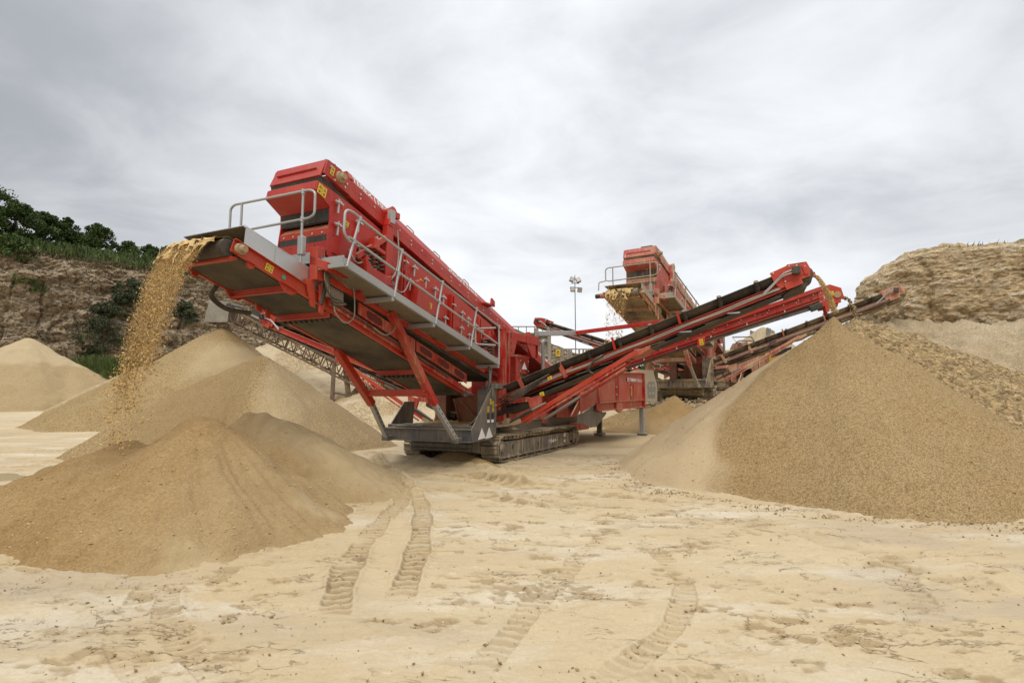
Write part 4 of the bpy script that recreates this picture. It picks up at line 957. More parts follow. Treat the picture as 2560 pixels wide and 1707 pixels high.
    h.build('motor_hose', M['galv'], cv)
    sc = MB(); sc.ext([q(-6.60, 3.93, R0+.05), q(-7.05, 4.10, R0+.05), q(-7.12, 4.24, R0+.05), q(-6.98, 4.24, R0+.05)], (.7, 0, 0)); sc.build('belt_scraper', T['belt'], cv)
    bo = MB()
    for (w, z) in ((-6.42, 4.46), (-6.75, 4.59), (-6.9, 4.60), (-7.06, 4.56), (-7.08, 4.40), (-6.66, 4.25)): bo.cyl(q(w, z, R0-.03), q(w, z, R0-.055), .017, seg=8)
    bo.build('head_bolt', M['bolt'], h0)
    # tail end and raising strut
    tl = MB(); tl.ext([q(.65, 1.50, R0), q(.15, 1.50, R0), q(.05, 1.62, R0), q(.65, 1.40, R0)], (.8, 0, 0)); tl.ext([q(.25, 1.62, R0-.04), q(-.35, 1.68, R0-.04), q(-.40, 1.55, R0-.04), q(.22, 1.48, R0-.04)], (.06, 0, 0)); tl.ext([q(-.30, 1.62, R0-.05), q(-.72, 1.72, R0-.05), q(-.70, 1.35, R0-.05), q(-.45, 1.20, R0-.05)], (.05, 0, 0)); tl.build('tail_frame', T['red2'], cv, .006)
    tg = MB(); tg.ext([q(.9, 1.20, R0), q(.1, 1.44, R0), q(-.1, 1.50, R0), q(-.1, 1.40, R0), q(.15, 1.30, R0), q(.9, 1.05, R0)], (.85, 0, 0)); tg.build('tail_rubber', T['black'], cv)
    sr = MB()
    sr.bar(q(-.05, .985, R0-.02), q(-3.30, 2.80, R0-.02), .06, .115); sr.bar(q(-2.95, 2.62, R0-.03), q(-2.95, 2.62, R0+.62), .06, .08); sr.bar(q(-2.1, 2.08, R0+.6), q(-2.95, 2.60, R0+.6), .06, .10)
    bk = MB(); bk.ext([q(-3.05, 2.74, R0-.04), q(-3.62, 2.94, R0-.04), q(-3.60, 2.84, R0-.04), q(-3.35, 2.70, R0-.04), q(-3.1, 2.64, R0-.04)], (.7, 0, 0)); bk.build('strut_bracket', T['red2'], cv, .01)
    ss = sr.build('raising_strut', T['orange'] if T is M else T['red2'], cv, .008)
    sr = MB(); sr.bar(q(-.30, .985, R0-.06), q(-3.0, 2.50, R0-.06), .03, .045); sr.build('strut_flange', T['red2'], ss)
    rm = MB(); rm.cyl(q(.18, .98, R0-.08), q(-.45, 1.33, R0-.08), .045, seg=12); rm.build('ram_cylinder', M['black'], ss)
    rm = MB(); rm.cyl(q(-.45, 1.33, R0-.08), q(-.85, 1.52, R0-.08), .022, seg=10); rm.build('ram_rod', M['galv'], ss)
    ft = MB(); ft.ext([q(.55, .74, R0-.10), q(.60, .90, R0-.10), q(.28, 1.10, R0-.10), q(.18, .90, R0-.10), q(.0, .80, R0-.10)], (.22, 0, 0)); ft.ext([q(.35, .80, R0-.12), q(.33, .92, R0-.12), q(-.12, 1.10, R0-.12), q(-.16, .98, R0-.12)], (.03, 0, 0)); ft.build('strut_mount', M['dirt'], ss, .01)
    return cv

def build_side_conveyor_b(root, T):
    R0, R1 = 4.0, 4.75
    zt = lambda w: 4.025+.311*(-5.8-w); zb_ = lambda w: zt(w)-.36
    m = MB()
    for r, o in ((R0, -1), (R1, 1)):
        a, b = .55, -7.55
        m.ext([(r, a, zb_(a)), (r, b, zb_(b)), (r, b, zt(b)), (r, a, zt(a))], (.012*-o, 0, 0))
        m.bar((r+o*.03, a, zt(a)-.012), (r+o*.03, b, zt(b)-.012), .09, .024); m.ext([(r+o*.075, a, zt(a)), (r+o*.075, b, zt(b)), (r+o*.075, b, zt(b)-.11), (r+o*.075, a, zt(a)-.11)], (.01, 0, 0))
        m.bar((r+o*.03, a, zb_(a)+.08), (r+o*.03, b, zb_(b)+.08), .06, .012); m.bar((r+o*.02, a, zb_(a)+.01), (r+o*.02, b, zb_(b)+.01), .05, .02)
    for w in np.linspace(.3, -7.3, 10): m.bar((R0, w, zb_(w)+.12), (R1, w, zb_(w)+.12), .06, .08)
    cv = m.build('side_conveyor', T['red'], root, .004)
    bo = MB()
    for i in range(20):
        w = -7.35+i*.36
        bo.cyl((R0, w, zt(w)-.15), (R0-.03, w, zt(w)-.15), .015, seg=8)
        if i % 2: bo.cyl((R0, w+.05, zt(w)-.22), (R0-.03, w+.05, zt(w)-.22), .012, seg=8)
    bo.build('channel_bolt', M['bolt'], cv)
    hb = MB(); sp_ = MB()
    for i in range(7):
        w = -7.05+i*.95; hb.cyl((R0-.002, w, zt(w)-.21), (R0-.006, w, zt(w)-.21), .026, seg=10); sp_.bar((R0-.05, w-.55, zt(w-.55)-.30), (R0-.05, w-.55, zt(w-.55)-.36), .035, .05)
    hb.build('channel_hole', M['ink'], cv); sp_.build('clip', M['galv'], cv)
    bl = MB()
    bl.ext([(R0+.04, .6, zt(.6)-.03), (R1-.04, .6, zt(.6)-.03), (R1-.04, -7.8, zt(-7.8)-.05), (R0+.04, -7.8, zt(-7.8)-.05)], (0, 0, -.02))
    bl.ext([(R0+.06, .6, zb_(.6)+.05), (R1-.06, .6, zb_(.6)+.05), (R1-.06, -7.8, zb_(-7.8)+.05), (R0+.06, -7.8, zb_(-7.8)+.05)], (0, 0, -.015)); bl.build('belt', T['belt'], cv)
    hp = [(-7.45, 4.53), (-7.735, 4.605), (-7.996, 4.49), (-8.053, 4.235), (-7.98, 4.21), (-7.954, 4.112), (-7.72, 4.06), (-7.70, 3.88), (-7.62, 3.90), (-7.60, 4.04), (-7.48, 4.02)]
    h = MB()
    for r in (R0-.035, R1): h.ext([(r, w, z) for w, z in hp], (.03, 0, 0))
    h.ext([(R0, -7.735, 4.605), (R0, -7.996, 4.49), (R1, -7.996, 4.49), (R1, -7.735, 4.605)], (0, 0, .012)); h0 = h.build('head_plate', T['orange'], cv, .006)
    h = MB(); h.cyl((R0-.03, -7.90, 4.32), (R0-.07, -7.90, 4.32), .085, seg=20); h.build('head_bearing', M['dirt'], h0)
    h = MB(); h.cyl((R0+.02, -7.90, 4.32), (R1-.02, -7.90, 4.32), .14, seg=26); h.build('head_drum', T['black'], cv)
    for z in (4.36, 4.13): sticker(T, h0, (R0-.038, -7.77, z), (0, -1, .1), (0, .1, 1), .10, .12)
    bo = MB()
    for k in range(9): bo.cyl((R0-.035, -7.52-.05*(k % 4)*1.4, 4.16+.09*(k//4)+.03*(k % 3)), (R0-.05, -7.52-.05*(k % 4)*1.4, 4.16+.09*(k//4)+.03*(k % 3)), .014, seg=8)
    bo.build('head_bolt', M['bolt'], h0)
    s = MB(); s.bar((R0+.05, -7.35, 4.02), (R0+.05, -3.88, 3.045), .055, .075); s.bar((R0+.05, -3.88, 3.045), (R0+.05, -1.35, 2.27), .055, .075); st = s.build('stay_bar', T['grey'], cv, .006)
    s = MB(); s.cyl((R0-.03, .34, .97), (R0-.03, -.95, 1.74), .05, seg=12); s.build('strut_tube', M['pipe'], st); s = MB(); s.cyl((R0-.03, -.90, 1.71), (R0-.03, -2.3, 2.52), .065, seg=12); s.build('strut_sleeve', T['red2'], st)
    s = MB(); s.bar((R0-.02, -7.25, 3.98), (R0-.02, -7.55, 4.08), .12, .16); s.build('stay_clamp', M['black'], st, .02)
    s = MB(); s.box((R0-.03, .30, .85), (R0+.2, .55, 1.15)); s.build('stay_mount', T['red2'], st, .01)
    b = MB(); b.ext([(R0-.10, -4.36, 3.06), (R0-.10, -4.58, 3.13), (R0-.10, -4.60, 3.36), (R0-.10, -4.40, 3.34)], (.08, 0, 0)); b0 = b.build('emergency_stop_box', T['orange'], cv, .01)
    sticker(T, b0, (R0-.104, -4.49, 3.22), (0, -1, .1), (0, .1, 1), .10, .17)
    return cv

def build_feeder(root, T, main=True):
    w0, w1 = -.90, 3.55
    ff = lambda *p: [S(*z6(*q), w0) for q in p]
    b0, b1 = ff((730, 850), (1620, 770)); t0, t1 = ff((730, 682), (1620, 622)); u0, u1 = ff((1050, 108), (1680, 112))
    rl, rr = t0[0], t1[0]+.04
    m = MB()
    rk = u0[0]
    lowL = ff((410, 890))[0]; midL = ff((410, 500))[0]
    for w, o in ((w0, -1), (w1, 1)):
        m.side([lowL, (rl, t0[1]), (rr, t1[1]), (rr, u1[1]), (rk-1.1, u0[1]+.0), (midL[0], midL[1])], w, w-o*.03)
        m.bar((rl, w+o*.02, t0[1]), (rr, w+o*.02, t1[1]), .14, .03); 
        for f in (0.0, .36, .70): m.box((rl+(rr-rl)*f-.03, w+o*.05-.05, t0[1]), (rl+(rr-rl)*f+.03, w+o*.05, (u0[1]-.02) if f < .6 else t0[1]+(u0[1]-t0[1])*.70))
        m.bar((rk-1.2, w+o*.02, u0[1]), (rr, w+o*.02, u1[1]), .16, .05)
    m.box((rr-.05, w0, t1[1]-.1), (rr, w1, u1[1]))
    m.box((rk-1.2, w0, t0[1]+.25), (rk-1.15, w1, u0[1]))
    fd = m.build('feed_hopper', T['red2'], root, .01)
    dr = MB(); zd = t0[1]+(u0[1]-t0[1])*.70
    n = 3
    for i in range(n):
        a = rl+.05+(rr-rl-.1)*(i/n*1.0)+.06; b = rl+.05+(rr-rl-.1)*((i+1)/n)-.06
        d = MB(); d.side([(a, t0[1]+.05), (b, t0[1]+.05), (b, zd), (a, zd)], w0-.018, w0-.0); p = d.build('access_door', T['red2'], fd, .006)
        h = MB()
        for z in (t0[1]+.25, zd-.2): h.box((a-.08, w0-.05, z), (a+.06, w0-.018, z+.07))
        h.build('door_hinge', M['galv'], p)
    if main:
        yl = MB(); yl.box((rl+(rr-rl)*.68, w0-.03, t0[1]+.30), (rl+(rr-rl)*.70+.02, w0-.02, zd-.10)); yl.build('warning_strip', M['yellow'], fd)
        (a, zl), (b_, zr_) = S(*z6(1302, 255), w0), S(*z6(1598, 255), w0); zt_l = S(*z6(1302, 182), w0)[1]; hgt = (zt_l-zl)*.92; L_ = b_-a
        quad = MB(); quad_on(quad, (a+L_*.065, w0-.035, (zl+zt_l)/2), (1, 0, 0), (0, 0, 1), L_*.12, hgt); lg = quad.build('logo_plate', M['white'], fd)
        k = MB()
        for dx, dz, wd, hg in ((0, .20, .07, .18), (0, -.16, .07, .14), (-.03, .0, .012, .8), (.03, .0, .012, .8)): quad_on(k, (a+L_*(.065+dx), w0-.0395, (zl+zt_l)/2+dz*hgt), (1, 0, 0), (0, 0, 1), wd*L_, hg*hgt, .0015)
        k.build('logo_bars', T['red'], lg)
        for body, f0, f1, bd in (('TEREX', .155, .56, .012), ('|', .595, .61, .0), ('FINLAY', .645, 1.0, .0)):
            fit_text(body, fd, (a+L_*f0, zl+hgt*.06), (a+L_*f1, zl+hgt*.06), (0, zl+hgt*1.0), w0-.036, 'hopper_lettering', bd)
    # channel under the doors, plates and legs
    c = MB()
    for w, o in ((w0, -1), (w1, 1)):
        zz = lambda r: b0[1]+(b1[1]-b0[1])*(r-rl)/(rr-rl)
        c.side([(rl, zz(rl)), (rr, zz(rr)), (rr, t1[1]), (rl, t0[1])], w-o*.02, w-o*.06)
        c.side([(rl, zz(rl)), (rr, zz(rr)), (rr, zz(rr)+.04), (rl, zz(rl)+.04)], w+o*.06, w-o*.05)
        c.side([(rl+(rr-rl)*.32, zz(rl)+.0), (rl+(rr-rl)*.45, zz(rl)+.0), (rl+(rr-rl)*.45, t0[1]), (rl+(rr-rl)*.32, t0[1])], w+o*.07, w-o*.02)
        c.side([(rl+(rr-rl)*.32, zz(rl)), (rl+(rr-rl)*.385, zz(rl)-.10), (rl+(rr-rl)*.45, zz(rl))], w+o*.07, w-o*.02)
        c.box((rr-.02, w-.10, zz(rr)-.02), (rr+.12, w+.10, u1[1]-.02))
    c.build('hopper_channel', T['red2'], fd, .008)
    for w, o in ((w0+.1, -1), (w1-.1, 1)):
        g = MB()
        pg = [S(*z6(*k_), w0+.1) for k_ in ((362, 905), (470, 870), (715, 690), (722, 1150), (610, 1165), (362, 1060))]
        g.side(pg, w, w-o*.04)
        pg = [S(*z6(*k_), w0+.12) for k_ in ((718, 860), (915, 860), (905, 900), (725, 1140))]
        g.side(pg, w-o*.02, w-o*.10)
        g.build('hopper_gusset', T['grey'], fd, .008)
    for w in (w0+.05, w1-.05):
        for r, zt_ in ((rr-.02, zz(rr)),):
            l = MB(); l.box((r-.10, w-.10, .10), (r+.10, w+.10, zt_)); lg = l.build('jack_leg', T['galv'] if r > rl+1 else T['grey'], fd, .012)
            l = MB(); l.box((r-.24, w-.2, .05), (r+.24, w+.2, .11))
            for dx in (-.18, -.02, .14): l.box((r+dx, w-.18, -.02), (r+dx+.05, w+.18, .05))
            l.build('jack_foot', M['pipe'], lg, .01)
    for jw in (.75, 2.3):
        jr, jz = S(1499, 1078, .75)
        l = MB(); l.box((jr-.10, jw-.10, .10), (jr+.10, jw+.10, 1.3)); lg = l.build('jack_leg', T['grey'], fd, .012)
        l = MB(); l.box((jr-.24, jw-.2, .05), (jr+.24, jw+.2, .13)); l.box((jr-.2, jw-.18, -.03), (jr+.2, jw+.18, .05)); l.build('jack_foot', M['pipe'], lg, .01)
    heap = MB(); nx, ny = 30, 24; vs = []
    for i in range(nx):
        for j in range(ny):
            a, b = i/(nx-1), j/(ny-1); e = min(a, 1-a, b, 1-b)*2
            vs.append((rk-1.0+(rr-rk+.9)*a, w0+.05+(w1-w0-.1)*b, u0[1]-.25+.75*min(1, e*1.6)**.8*(.8+.4*random.random()*.3)))
    heap.add(vs, [tuple(x) for x in grid_faces(nx, ny)], True); heap.build('hopper_load', GRAV2, fd)
    return fd

def build_arm(root, T):
    """steady arm from the bracket out to the side conveyor"""
    a = Vector((3.55, .40, 3.66)); e = S(1480, 826, .40)
    m = MB(); m.bar(a, (5.0, -.35, 3.80), .14, .15); ar = m.build('steady_arm', T['galv'], root, .012)
    p0 = Vector((5.0, -.35, 3.80)); w_, z_ = X(1660, 804, 4.05)
    m = MB(); m.bar(p0, (4.05, w_, z_), .11, .12); m.build('arm_extension', T['red'], ar, .01)
# ------------------------------------------------------------------ quarry floor
def terrain(x, y):
    x = np.asarray(x, float); y = np.asarray(y, float)
    left = 0.7*sstep(y, 20, 50)+3.4*sstep(y, 50, 60)+1.0*sstep(y, 60, 90)
    lm = sstep(-x, 3, 12)
    mid = 3.4*sstep(y, 29, 46)+1.5*sstep(y, 46, 110)
    bench = 1.35*sstep(y, 28.2, 31.5)+3.0*sstep(y, 42, 60)
    rm = sstep(x, 5.2, 8.5)
    z = left*lm+(1-lm)*(mid*(1-rm)+bench*rm)
    z = z*sstep(y, 8, 20)
    pond = np.exp(-(((x+12.2)/1.9)**2+((y-12.0)/.85)**2)**2)
    return z-.16*pond+.035*fbm(x*.35, y*.35, o=3, seed=5)*sstep(np.hypot(x, y), 1, 6)
TRACKS = [  # (pixels in the photo along the rut, width, pitch, depth, lugs)
    ([(800, 1600), (832, 1535), (850, 1470), (880, 1400), (925, 1335), (975, 1285), (1003, 1258), (1005, 1235), (985, 1205), (955, 1170), (925, 1148)], .27, .135, .034),
    ([(985, 1530), (1010, 1470), (1038, 1400), (1052, 1335), (1056, 1290), (1048, 1250), (1020, 1222), (985, 1195), (945, 1160)], .25, .145, .034),
    ([(935, 1474), (985, 1500), (1045, 1528)], .28, .11, .030),
    ([(1000, 1200), (1060, 1190), (1120, 1190), (1190, 1192), (1260, 1206), (1330, 1226)], .55, .36, .075),
    ([(1010, 1232), (1100, 1224), (1200, 1240), (1330, 1262), (1480, 1262)], .45, .38, .030),
    ([(470, 1410), (432, 1460), (415, 1510), (425, 1560), (455, 1600), (480, 1635), (535, 1690), (600, 1740)], .21, .085, .014),
    ([(318, 1560), (300, 1600), (320, 1650), (350, 1700), (390, 1760)], .19, .09, .014),
    ([(405, 1415), (385, 1455), (362, 1480), (330, 1530), (315, 1575)], .26, .13, .026),
    ([(1500, 1300), (1590, 1340), (1660, 1390), (1702, 1440), (1712, 1475), (1708, 1510), (1695, 1545), (1665, 1590), (1600, 1640), (1500, 1700), (1400, 1760)], .19, .10, .013),
    ([(2330, 1560), (2290, 1500), (2250, 1440), (2260, 1390), (2300, 1340)], .30, .15, .020),
    ([(590, 1475), (690, 1455), (790, 1425), (880, 1375)], .18, .10, -.022),
    ([(1150, 1760), (1180, 1700), (1230, 1640), (1290, 1570), (1340, 1500), (1400, 1450), (1450, 1390), (1520, 1335), (1620, 1290)], .22, .12, .011),
    ([(1330, 1262), (1480, 1262), (1640, 1275), (1820, 1300), (2010, 1335), (2250, 1400), (2600, 1520)], .42, .30, .016),
    ([(1300, 1215), (1420, 1228), (1560, 1240), (1750, 1262)], .42, .30, .022),
    ([(40, 1480), (200, 1465), (400, 1450), (600, 1440)], .24, .14, .018),
    ([(0, 1560), (140, 1545), (300, 1560), (470, 1600)], .24, .13, .018),
    ([(1500, 1720), (1700, 1690), (1950, 1690), (2200, 1720)], .22, .10, .020),
    ([(1900, 1310), (2000, 1330), (2150, 1345), (2330, 1360)], .4, .2, .022),
]
FLOOR = {}
def build_ground():
    fine = np.linspace(-math.radians(47), math.radians(47), 1050)
    rest = np.linspace(math.radians(47), math.radians(313), 90)[1:-1]
    th = np.concatenate([fine, rest])
    rr = np.concatenate([np.linspace(.25, 2.3, 14), np.geomspace(2.4, 15, 860)[0:], np.geomspace(15.2, 60, 170), np.geomspace(62, 1500, 50)])
    nt, nr = len(th), len(rr)
    R, TH = np.meshgrid(rr, th, indexing='ij')
    x = R*np.sin(TH); y = R*np.cos(TH)
    z = terrain(x, y)
    near = sstep(R, 30, 14)
    rut = np.zeros_like(x)
    fm = slice(0, 14+860+60)
    xs, ys = x[fm, :1050], y[fm, :1050]
    # crusts, plates and scuffs left by wheels and weather
    a = fbm(xs*1.1, ys*2.0, o=4, seed=21); b = fbm(xs*3.3, ys*5.5, o=4, seed=33); c = fbm(xs*9, ys*13, o=3, seed=44)
    pl = sstep(a+.35*b, .06, .085)*.006+sstep(a+.5*b, .30, .33)*.008
    msk = sstep(fbm(xs*.45, ys*.7, o=3, seed=61), -.12, .22)
    scuff = np.clip(b+.55*c-.22, 0, 1)*msk
    d_ = fbm(xs*19, ys*27, o=2, seed=46)
    dz = pl+.020*a+.012*b+.0075*c+.0035*d_-.060*scuff+.034*np.clip(-b-.22+.5*c, 0, 1)*msk
    dz *= sstep(np.hypot(xs, ys), 22, 11)
    rut[fm, :1050] += np.clip(scuff*4.0, 0, .85)
    # lugged tyre tracks
    for pts, wd, pitch, dep in TRACKS:
        P = np.array([gnd(px, py)[:2] for px, py in pts])
        seg = []                                         # smooth the polyline
        for i in range(len(P)-1):
            p0, p1, p2, p3 = P[max(i-1, 0)], P[i], P[i+1], P[min(i+2, len(P)-1)]
            for t in np.linspace(0, 1, 8, endpoint=False):
                seg.append(.5*((2*p1)+(-p0+p2)*t+(2*p0-5*p1+4*p2-p3)*t*t+(-p0+3*p1-3*p2+p3)*t**3))
        seg.append(P[-1]); seg = np.array(seg)
        lo = seg.min(0)-wd*1.5; hi = seg.max(0)+wd*1.5
        m = (xs > lo[0]) & (xs < hi[0]) & (ys > lo[1]) & (ys < hi[1]); ii = np.nonzero(m)
        qx, qy = xs[ii], ys[ii]; best = np.full(len(qx), 1e9); bs = np.zeros(len(qx)); bt = np.zeros(len(qx)); acc = 0
        for i in range(len(seg)-1):
            d = seg[i+1]-seg[i]; l = np.hypot(*d)
            if l < 1e-6: continue
            d = d/l; ux = qx-seg[i, 0]; uy = qy-seg[i, 1]; s_ = np.clip(ux*d[0]+uy*d[1], 0, l); tt = ux*d[1]-uy*d[0]
            dist = np.hypot(ux-s_*d[0], uy-s_*d[1]); k = dist < best
            best[k] = dist[k]; bs[k] = acc+s_[k]; bt[k] = tt[k]; acc += l
        w = wd/2*(1+.18*vnoise(bs*3, bt*0, seed=3)); inside = sstep(best, w*1.1, w*.85)
        ends = sstep(bs, 0, 1.0)*sstep(acc-bs, 0, 1.0)*(1-.45*np.clip(vnoise(bs*.9, bs*0+len(pts), seed=13), 0, 1))
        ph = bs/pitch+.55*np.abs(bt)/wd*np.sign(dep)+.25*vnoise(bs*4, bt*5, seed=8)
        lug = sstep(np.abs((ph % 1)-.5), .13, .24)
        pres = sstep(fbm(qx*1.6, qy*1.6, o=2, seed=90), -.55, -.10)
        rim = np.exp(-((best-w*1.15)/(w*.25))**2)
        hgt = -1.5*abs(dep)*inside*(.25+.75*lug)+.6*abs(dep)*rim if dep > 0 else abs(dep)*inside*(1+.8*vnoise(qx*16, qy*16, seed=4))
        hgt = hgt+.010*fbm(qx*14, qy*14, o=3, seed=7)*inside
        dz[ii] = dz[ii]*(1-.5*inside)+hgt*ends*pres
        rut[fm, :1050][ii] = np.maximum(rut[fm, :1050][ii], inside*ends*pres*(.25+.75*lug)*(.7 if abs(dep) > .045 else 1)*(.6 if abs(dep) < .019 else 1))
    # a low bank of loose sand along the turning track by the machine
    for pts, hh, ww in (([(905, 1165), (960, 1150), (1050, 1155), (1150, 1163), (1250, 1180), (1320, 1205)], .12, .30), ([(930, 1150), (985, 1185), (1020, 1208), (1048, 1240)], .10, .16)):
        P = np.array([gnd(px, py)[:2] for px, py in pts]); best = np.full(xs.shape, 1e9)
        for i in range(len(P)-1):
            d = P[i+1]-P[i]; l = np.hypot(*d); d /= l; ux = xs-P[i, 0]; uy = ys-P[i, 1]; s_ = np.clip(ux*d[0]+uy*d[1], 0, l)
            best = np.minimum(best, np.hypot(ux-s_*d[0], uy-s_*d[1]))
        dz += hh*np.exp(-(best/ww)**2)*(1+.4*vnoise(xs*3, ys*3, seed=12))
    z[fm, :1050] += dz
    tan = np.zeros_like(x)
    for cx, cy, s_, k in ((-3.0, 9.6, 1.6, 1), (-1.2, 12.5, 2.6, .9), (1.3, 9.8, 1.2, .35), (4.2, 20, 4, .8), (7, 26, 5, .8), (-.6, 10.4, 1.3, .5), (-4.2, 6.2, 1.4, .8), (-9, 9, 2, .5)):
        tan = np.maximum(tan, k*np.exp(-((x-cx)**2+(y-cy)**2)/s_**2*(1+.5*fbm(x, y, o=2, seed=71))))
    tan = np.clip(tan*(1+.5*fbm(x*2, y*3, o=3, seed=72)), 0, 1)
    grey = sstep(-x-.15*y, 1.4, 3.6)*sstep(y, 7.2, 5.2)*sstep(fbm(x*.8, y*1.2, o=4, seed=75), -.28, .25)  # brownish grey soil in the near corners, with some lens darkening painted in
    grey = np.maximum(grey, .8*sstep(x-.30*y, .5, 2.6)*sstep(y, 9, 6)*sstep(fbm(x*.9, y*1.3, o=4, seed=76), -.15, .30))
    v = np.stack([x.ravel(), y.ravel(), z.ravel()], 1)
    f = grid_faces(nr, nt)
    i = np.arange(nr-1)*nt+nt-1; wrap = np.stack([i, i-nt+1, i+1, i+nt], 1)
    f = np.concatenate([f, wrap])[:, ::-1]
    FLOOR.update(x=xs, y=ys, z=z[fm, :1050], rut=rut[fm, :1050])
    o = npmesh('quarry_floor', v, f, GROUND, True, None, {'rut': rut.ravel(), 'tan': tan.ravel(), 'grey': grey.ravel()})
    o['kind'] = 'structure'
build_ground()
pw = MB(); pts = []
for i in range(48):
    a = 2*math.pi*i/48; k = 1+.10*math.sin(3*a+1)+.06*math.sin(7*a); pts.append((-12.2+2.1*k*math.cos(a), 12.0+1.0*k*math.sin(a), -.045))
pw.add(pts, [tuple(range(48))]); t = NT('murky_pond_water'); nb = t.bump(t.noise(6, 3), .05, .01)
pond = pw.build('pond_water', t.fin((.16, .135, .07), .06, 0, nb)); pond['kind'] = 'structure'

# ------------------------------------------------------------------ stockpiles
HF = {}
def heap(name, label, cones, res, mat, pad=.6, rough=.04, seed=0, attrs=None, group=None, lump=.0, cat='pile', toe=.35):
    """a heap is the upper envelope of cones (x, y, top z, slope, blunt) lying on the quarry floor"""
    x0 = min(c[0]-(c[2]+.6)/c[3] for c in cones)-pad; x1 = max(c[0]+(c[2]+.6)/c[3] for c in cones)+pad
    y0 = min(c[1]-(c[2]+.6)/c[3] for c in cones)-pad; y1 = max(c[1]+(c[2]+.6)/c[3] for c in cones)+pad
    nx = int((x1-x0)/res)+1; ny = int((y1-y0)/res)+1
    x, y = np.meshgrid(np.linspace(x0, x1, nx), np.linspace(y0, y1, ny), indexing='ij')
    g = terrain(x, y)
    wx = x+.22*fbm(x*.7, y*.7, o=3, seed=seed+1); wy = y+.22*fbm(x*.7+9, y*.7, o=3, seed=seed+2)
    z = np.full(x.shape, -9.0)
    for c in cones:
        d = np.hypot(wx-c[0], wy-c[1]); a = c[4]
        ang = np.arctan2(y-c[1], x-c[0])
        sl = c[3]*(1+.05*np.sin(ang*3+seed)+.04*np.sin(ang*7+2*seed))
        h = c[2]-sl*(np.sqrt(d*d+a*a)-a)
        k = .12; dd = np.clip(.5+.5*(z-h)/k, 0, 1); z = h*(1-dd)+z*dd+k*dd*(1-dd)
    # rills and run-outs down the slope
    c0 = cones[0]; an = np.arctan2(wy-c0[1], wx-c0[0]); dd0 = np.hypot(wx-c0[0], wy-c0[1])
    z += -rough*1.3*np.clip(fbm(an*9+50, dd0*.35, o=3, seed=seed+7), 0, 1)*sstep(dd0, .15, 1.2)
    z += rough*fbm(x*1.6, y*1.6, o=4, seed=seed+3)+lump*np.abs(fbm(x*5, y*5, o=3, seed=seed+4))
    rel = z-g
    z = np.where(rel < toe, g+toe*(np.exp((np.minimum(rel, toe)-toe)/toe*1.0)-.38)*1.0/.62*1.0, z) if toe else z
    keep = (rel > -.9*toe-.25)
    f = grid_faces(nx, ny)
    kf = keep.ravel()[f].any(1); f = f[kf]
    z = np.where(rel < -.35*toe, np.minimum(z, g-.03), z)
    used = np.unique(f); mp = np.full(nx*ny, -1); mp[used] = np.arange(len(used))
    v = np.stack([x.ravel(), y.ravel(), z.ravel()], 1)[used]
    at_ = {k: fn(x, y, z).ravel()[used] for k, fn in (attrs or {}).items()}
    for k in ('dry', 'damp'): at_.setdefault(k, np.zeros(len(used)))
    HF[label] = (v, rel.ravel()[used])
    o = npmesh(name, v, mp[f], mat, True, None, at_)
    bm = bmesh.new(); bm.from_mesh(o.data)
    if sum(fc.normal.z for fc in bm.faces[:200]) < 0: bmesh.ops.reverse_faces(bm, faces=bm.faces[:])
    bm.to_mesh(o.data); bm.free()
    tag(o, label, cat, group)
    return o
def ridge(p, q, n, sl, bl):
    """a row of cones from p to q (x, y, z)"""
    return [tuple(p[i]+(q[i]-p[i])*t for i in range(3))+(sl, bl) for t in np.linspace(0, 1, n)]
# in front: fine sand from the tail conveyor, reworked by a loader
APX = at(505, 1043, 7.75); LND = at(322, 1085, 7.75); B2 = at(650, 1030, 10.2)
c1 = [(APX.x, APX.y, APX.z+.02, .84, .14), (LND.x+.1, LND.y+.1, LND.z-.10, .70, .22), (B2.x, B2.y, B2.z, .72, .20)]
c1 += ridge((APX.x+.2, APX.y-.2, APX.z-.06), (APX.x+1.15, APX.y-.50, .40), 6, .74, .18)
c1 += ridge((B2.x+.2, B2.y, B2.z-.05), (-3.15, 10.9, .22), 6, .60, .22)
c1 += ridge((LND.x-.2, LND.y-.25, LND.z-.30), (-7.6, 6.9, .16), 7, .66, .25)
c1 += ridge((LND.x-.5, LND.y+.8, .50), (-8.8, 9.0, .22), 5, .5, .4)
c1 += ridge((APX.x-.35, APX.y-.5, .86), (-5.6, 7.05, .22), 5, .74, .2)
heap('sand_pile', 'big damp yellow sand pile in front, under the material falling off the tail conveyor', c1, .030, SAND, rough=.075, seed=3, lump=.035, toe=.10,
     attrs={'dry': lambda x, y, z: np.clip(sstep(x-APX.x-.1*(y-APX.y), .15, 1.3)*.40+.5*sstep(fbm(x*1.2, y*1.2, o=4, seed=5), .15, .5)*sstep(x, -4.6, -3.2)+.75*sstep(y, 8.9, 9.9)*sstep(x, -5.2, -4.0), 0, 1), 'damp': lambda x, y, z: np.exp(-(((x-LND.x)/.8)**2+((y-LND.y)/.6)**2))*.8})
APR = at(2073, 797, 12.35)
cr = [(APR.x, APR.y, APR.z-.06, .745, .06), (APR.x, APR.y, APR.z+.04, 1.15, .03)]
def dryr(x, y, z):
    ang = np.degrees(np.arctan2(y-APR.y, x-APR.x)) % 360; dd = np.hypot(x-APR.x, y-APR.y)      # the pale, drier flank on the left
    edge = np.interp(dd, [0, 1, 2, 3.2, 3.8, 4.8, 6], [176, 180, 188, 201, 211, 221, 226])+7*fbm(x*1.2, y*1.2, o=4, seed=8)
    return .95*sstep(edge-ang, -3, 6)*sstep(ang, 60, 90)
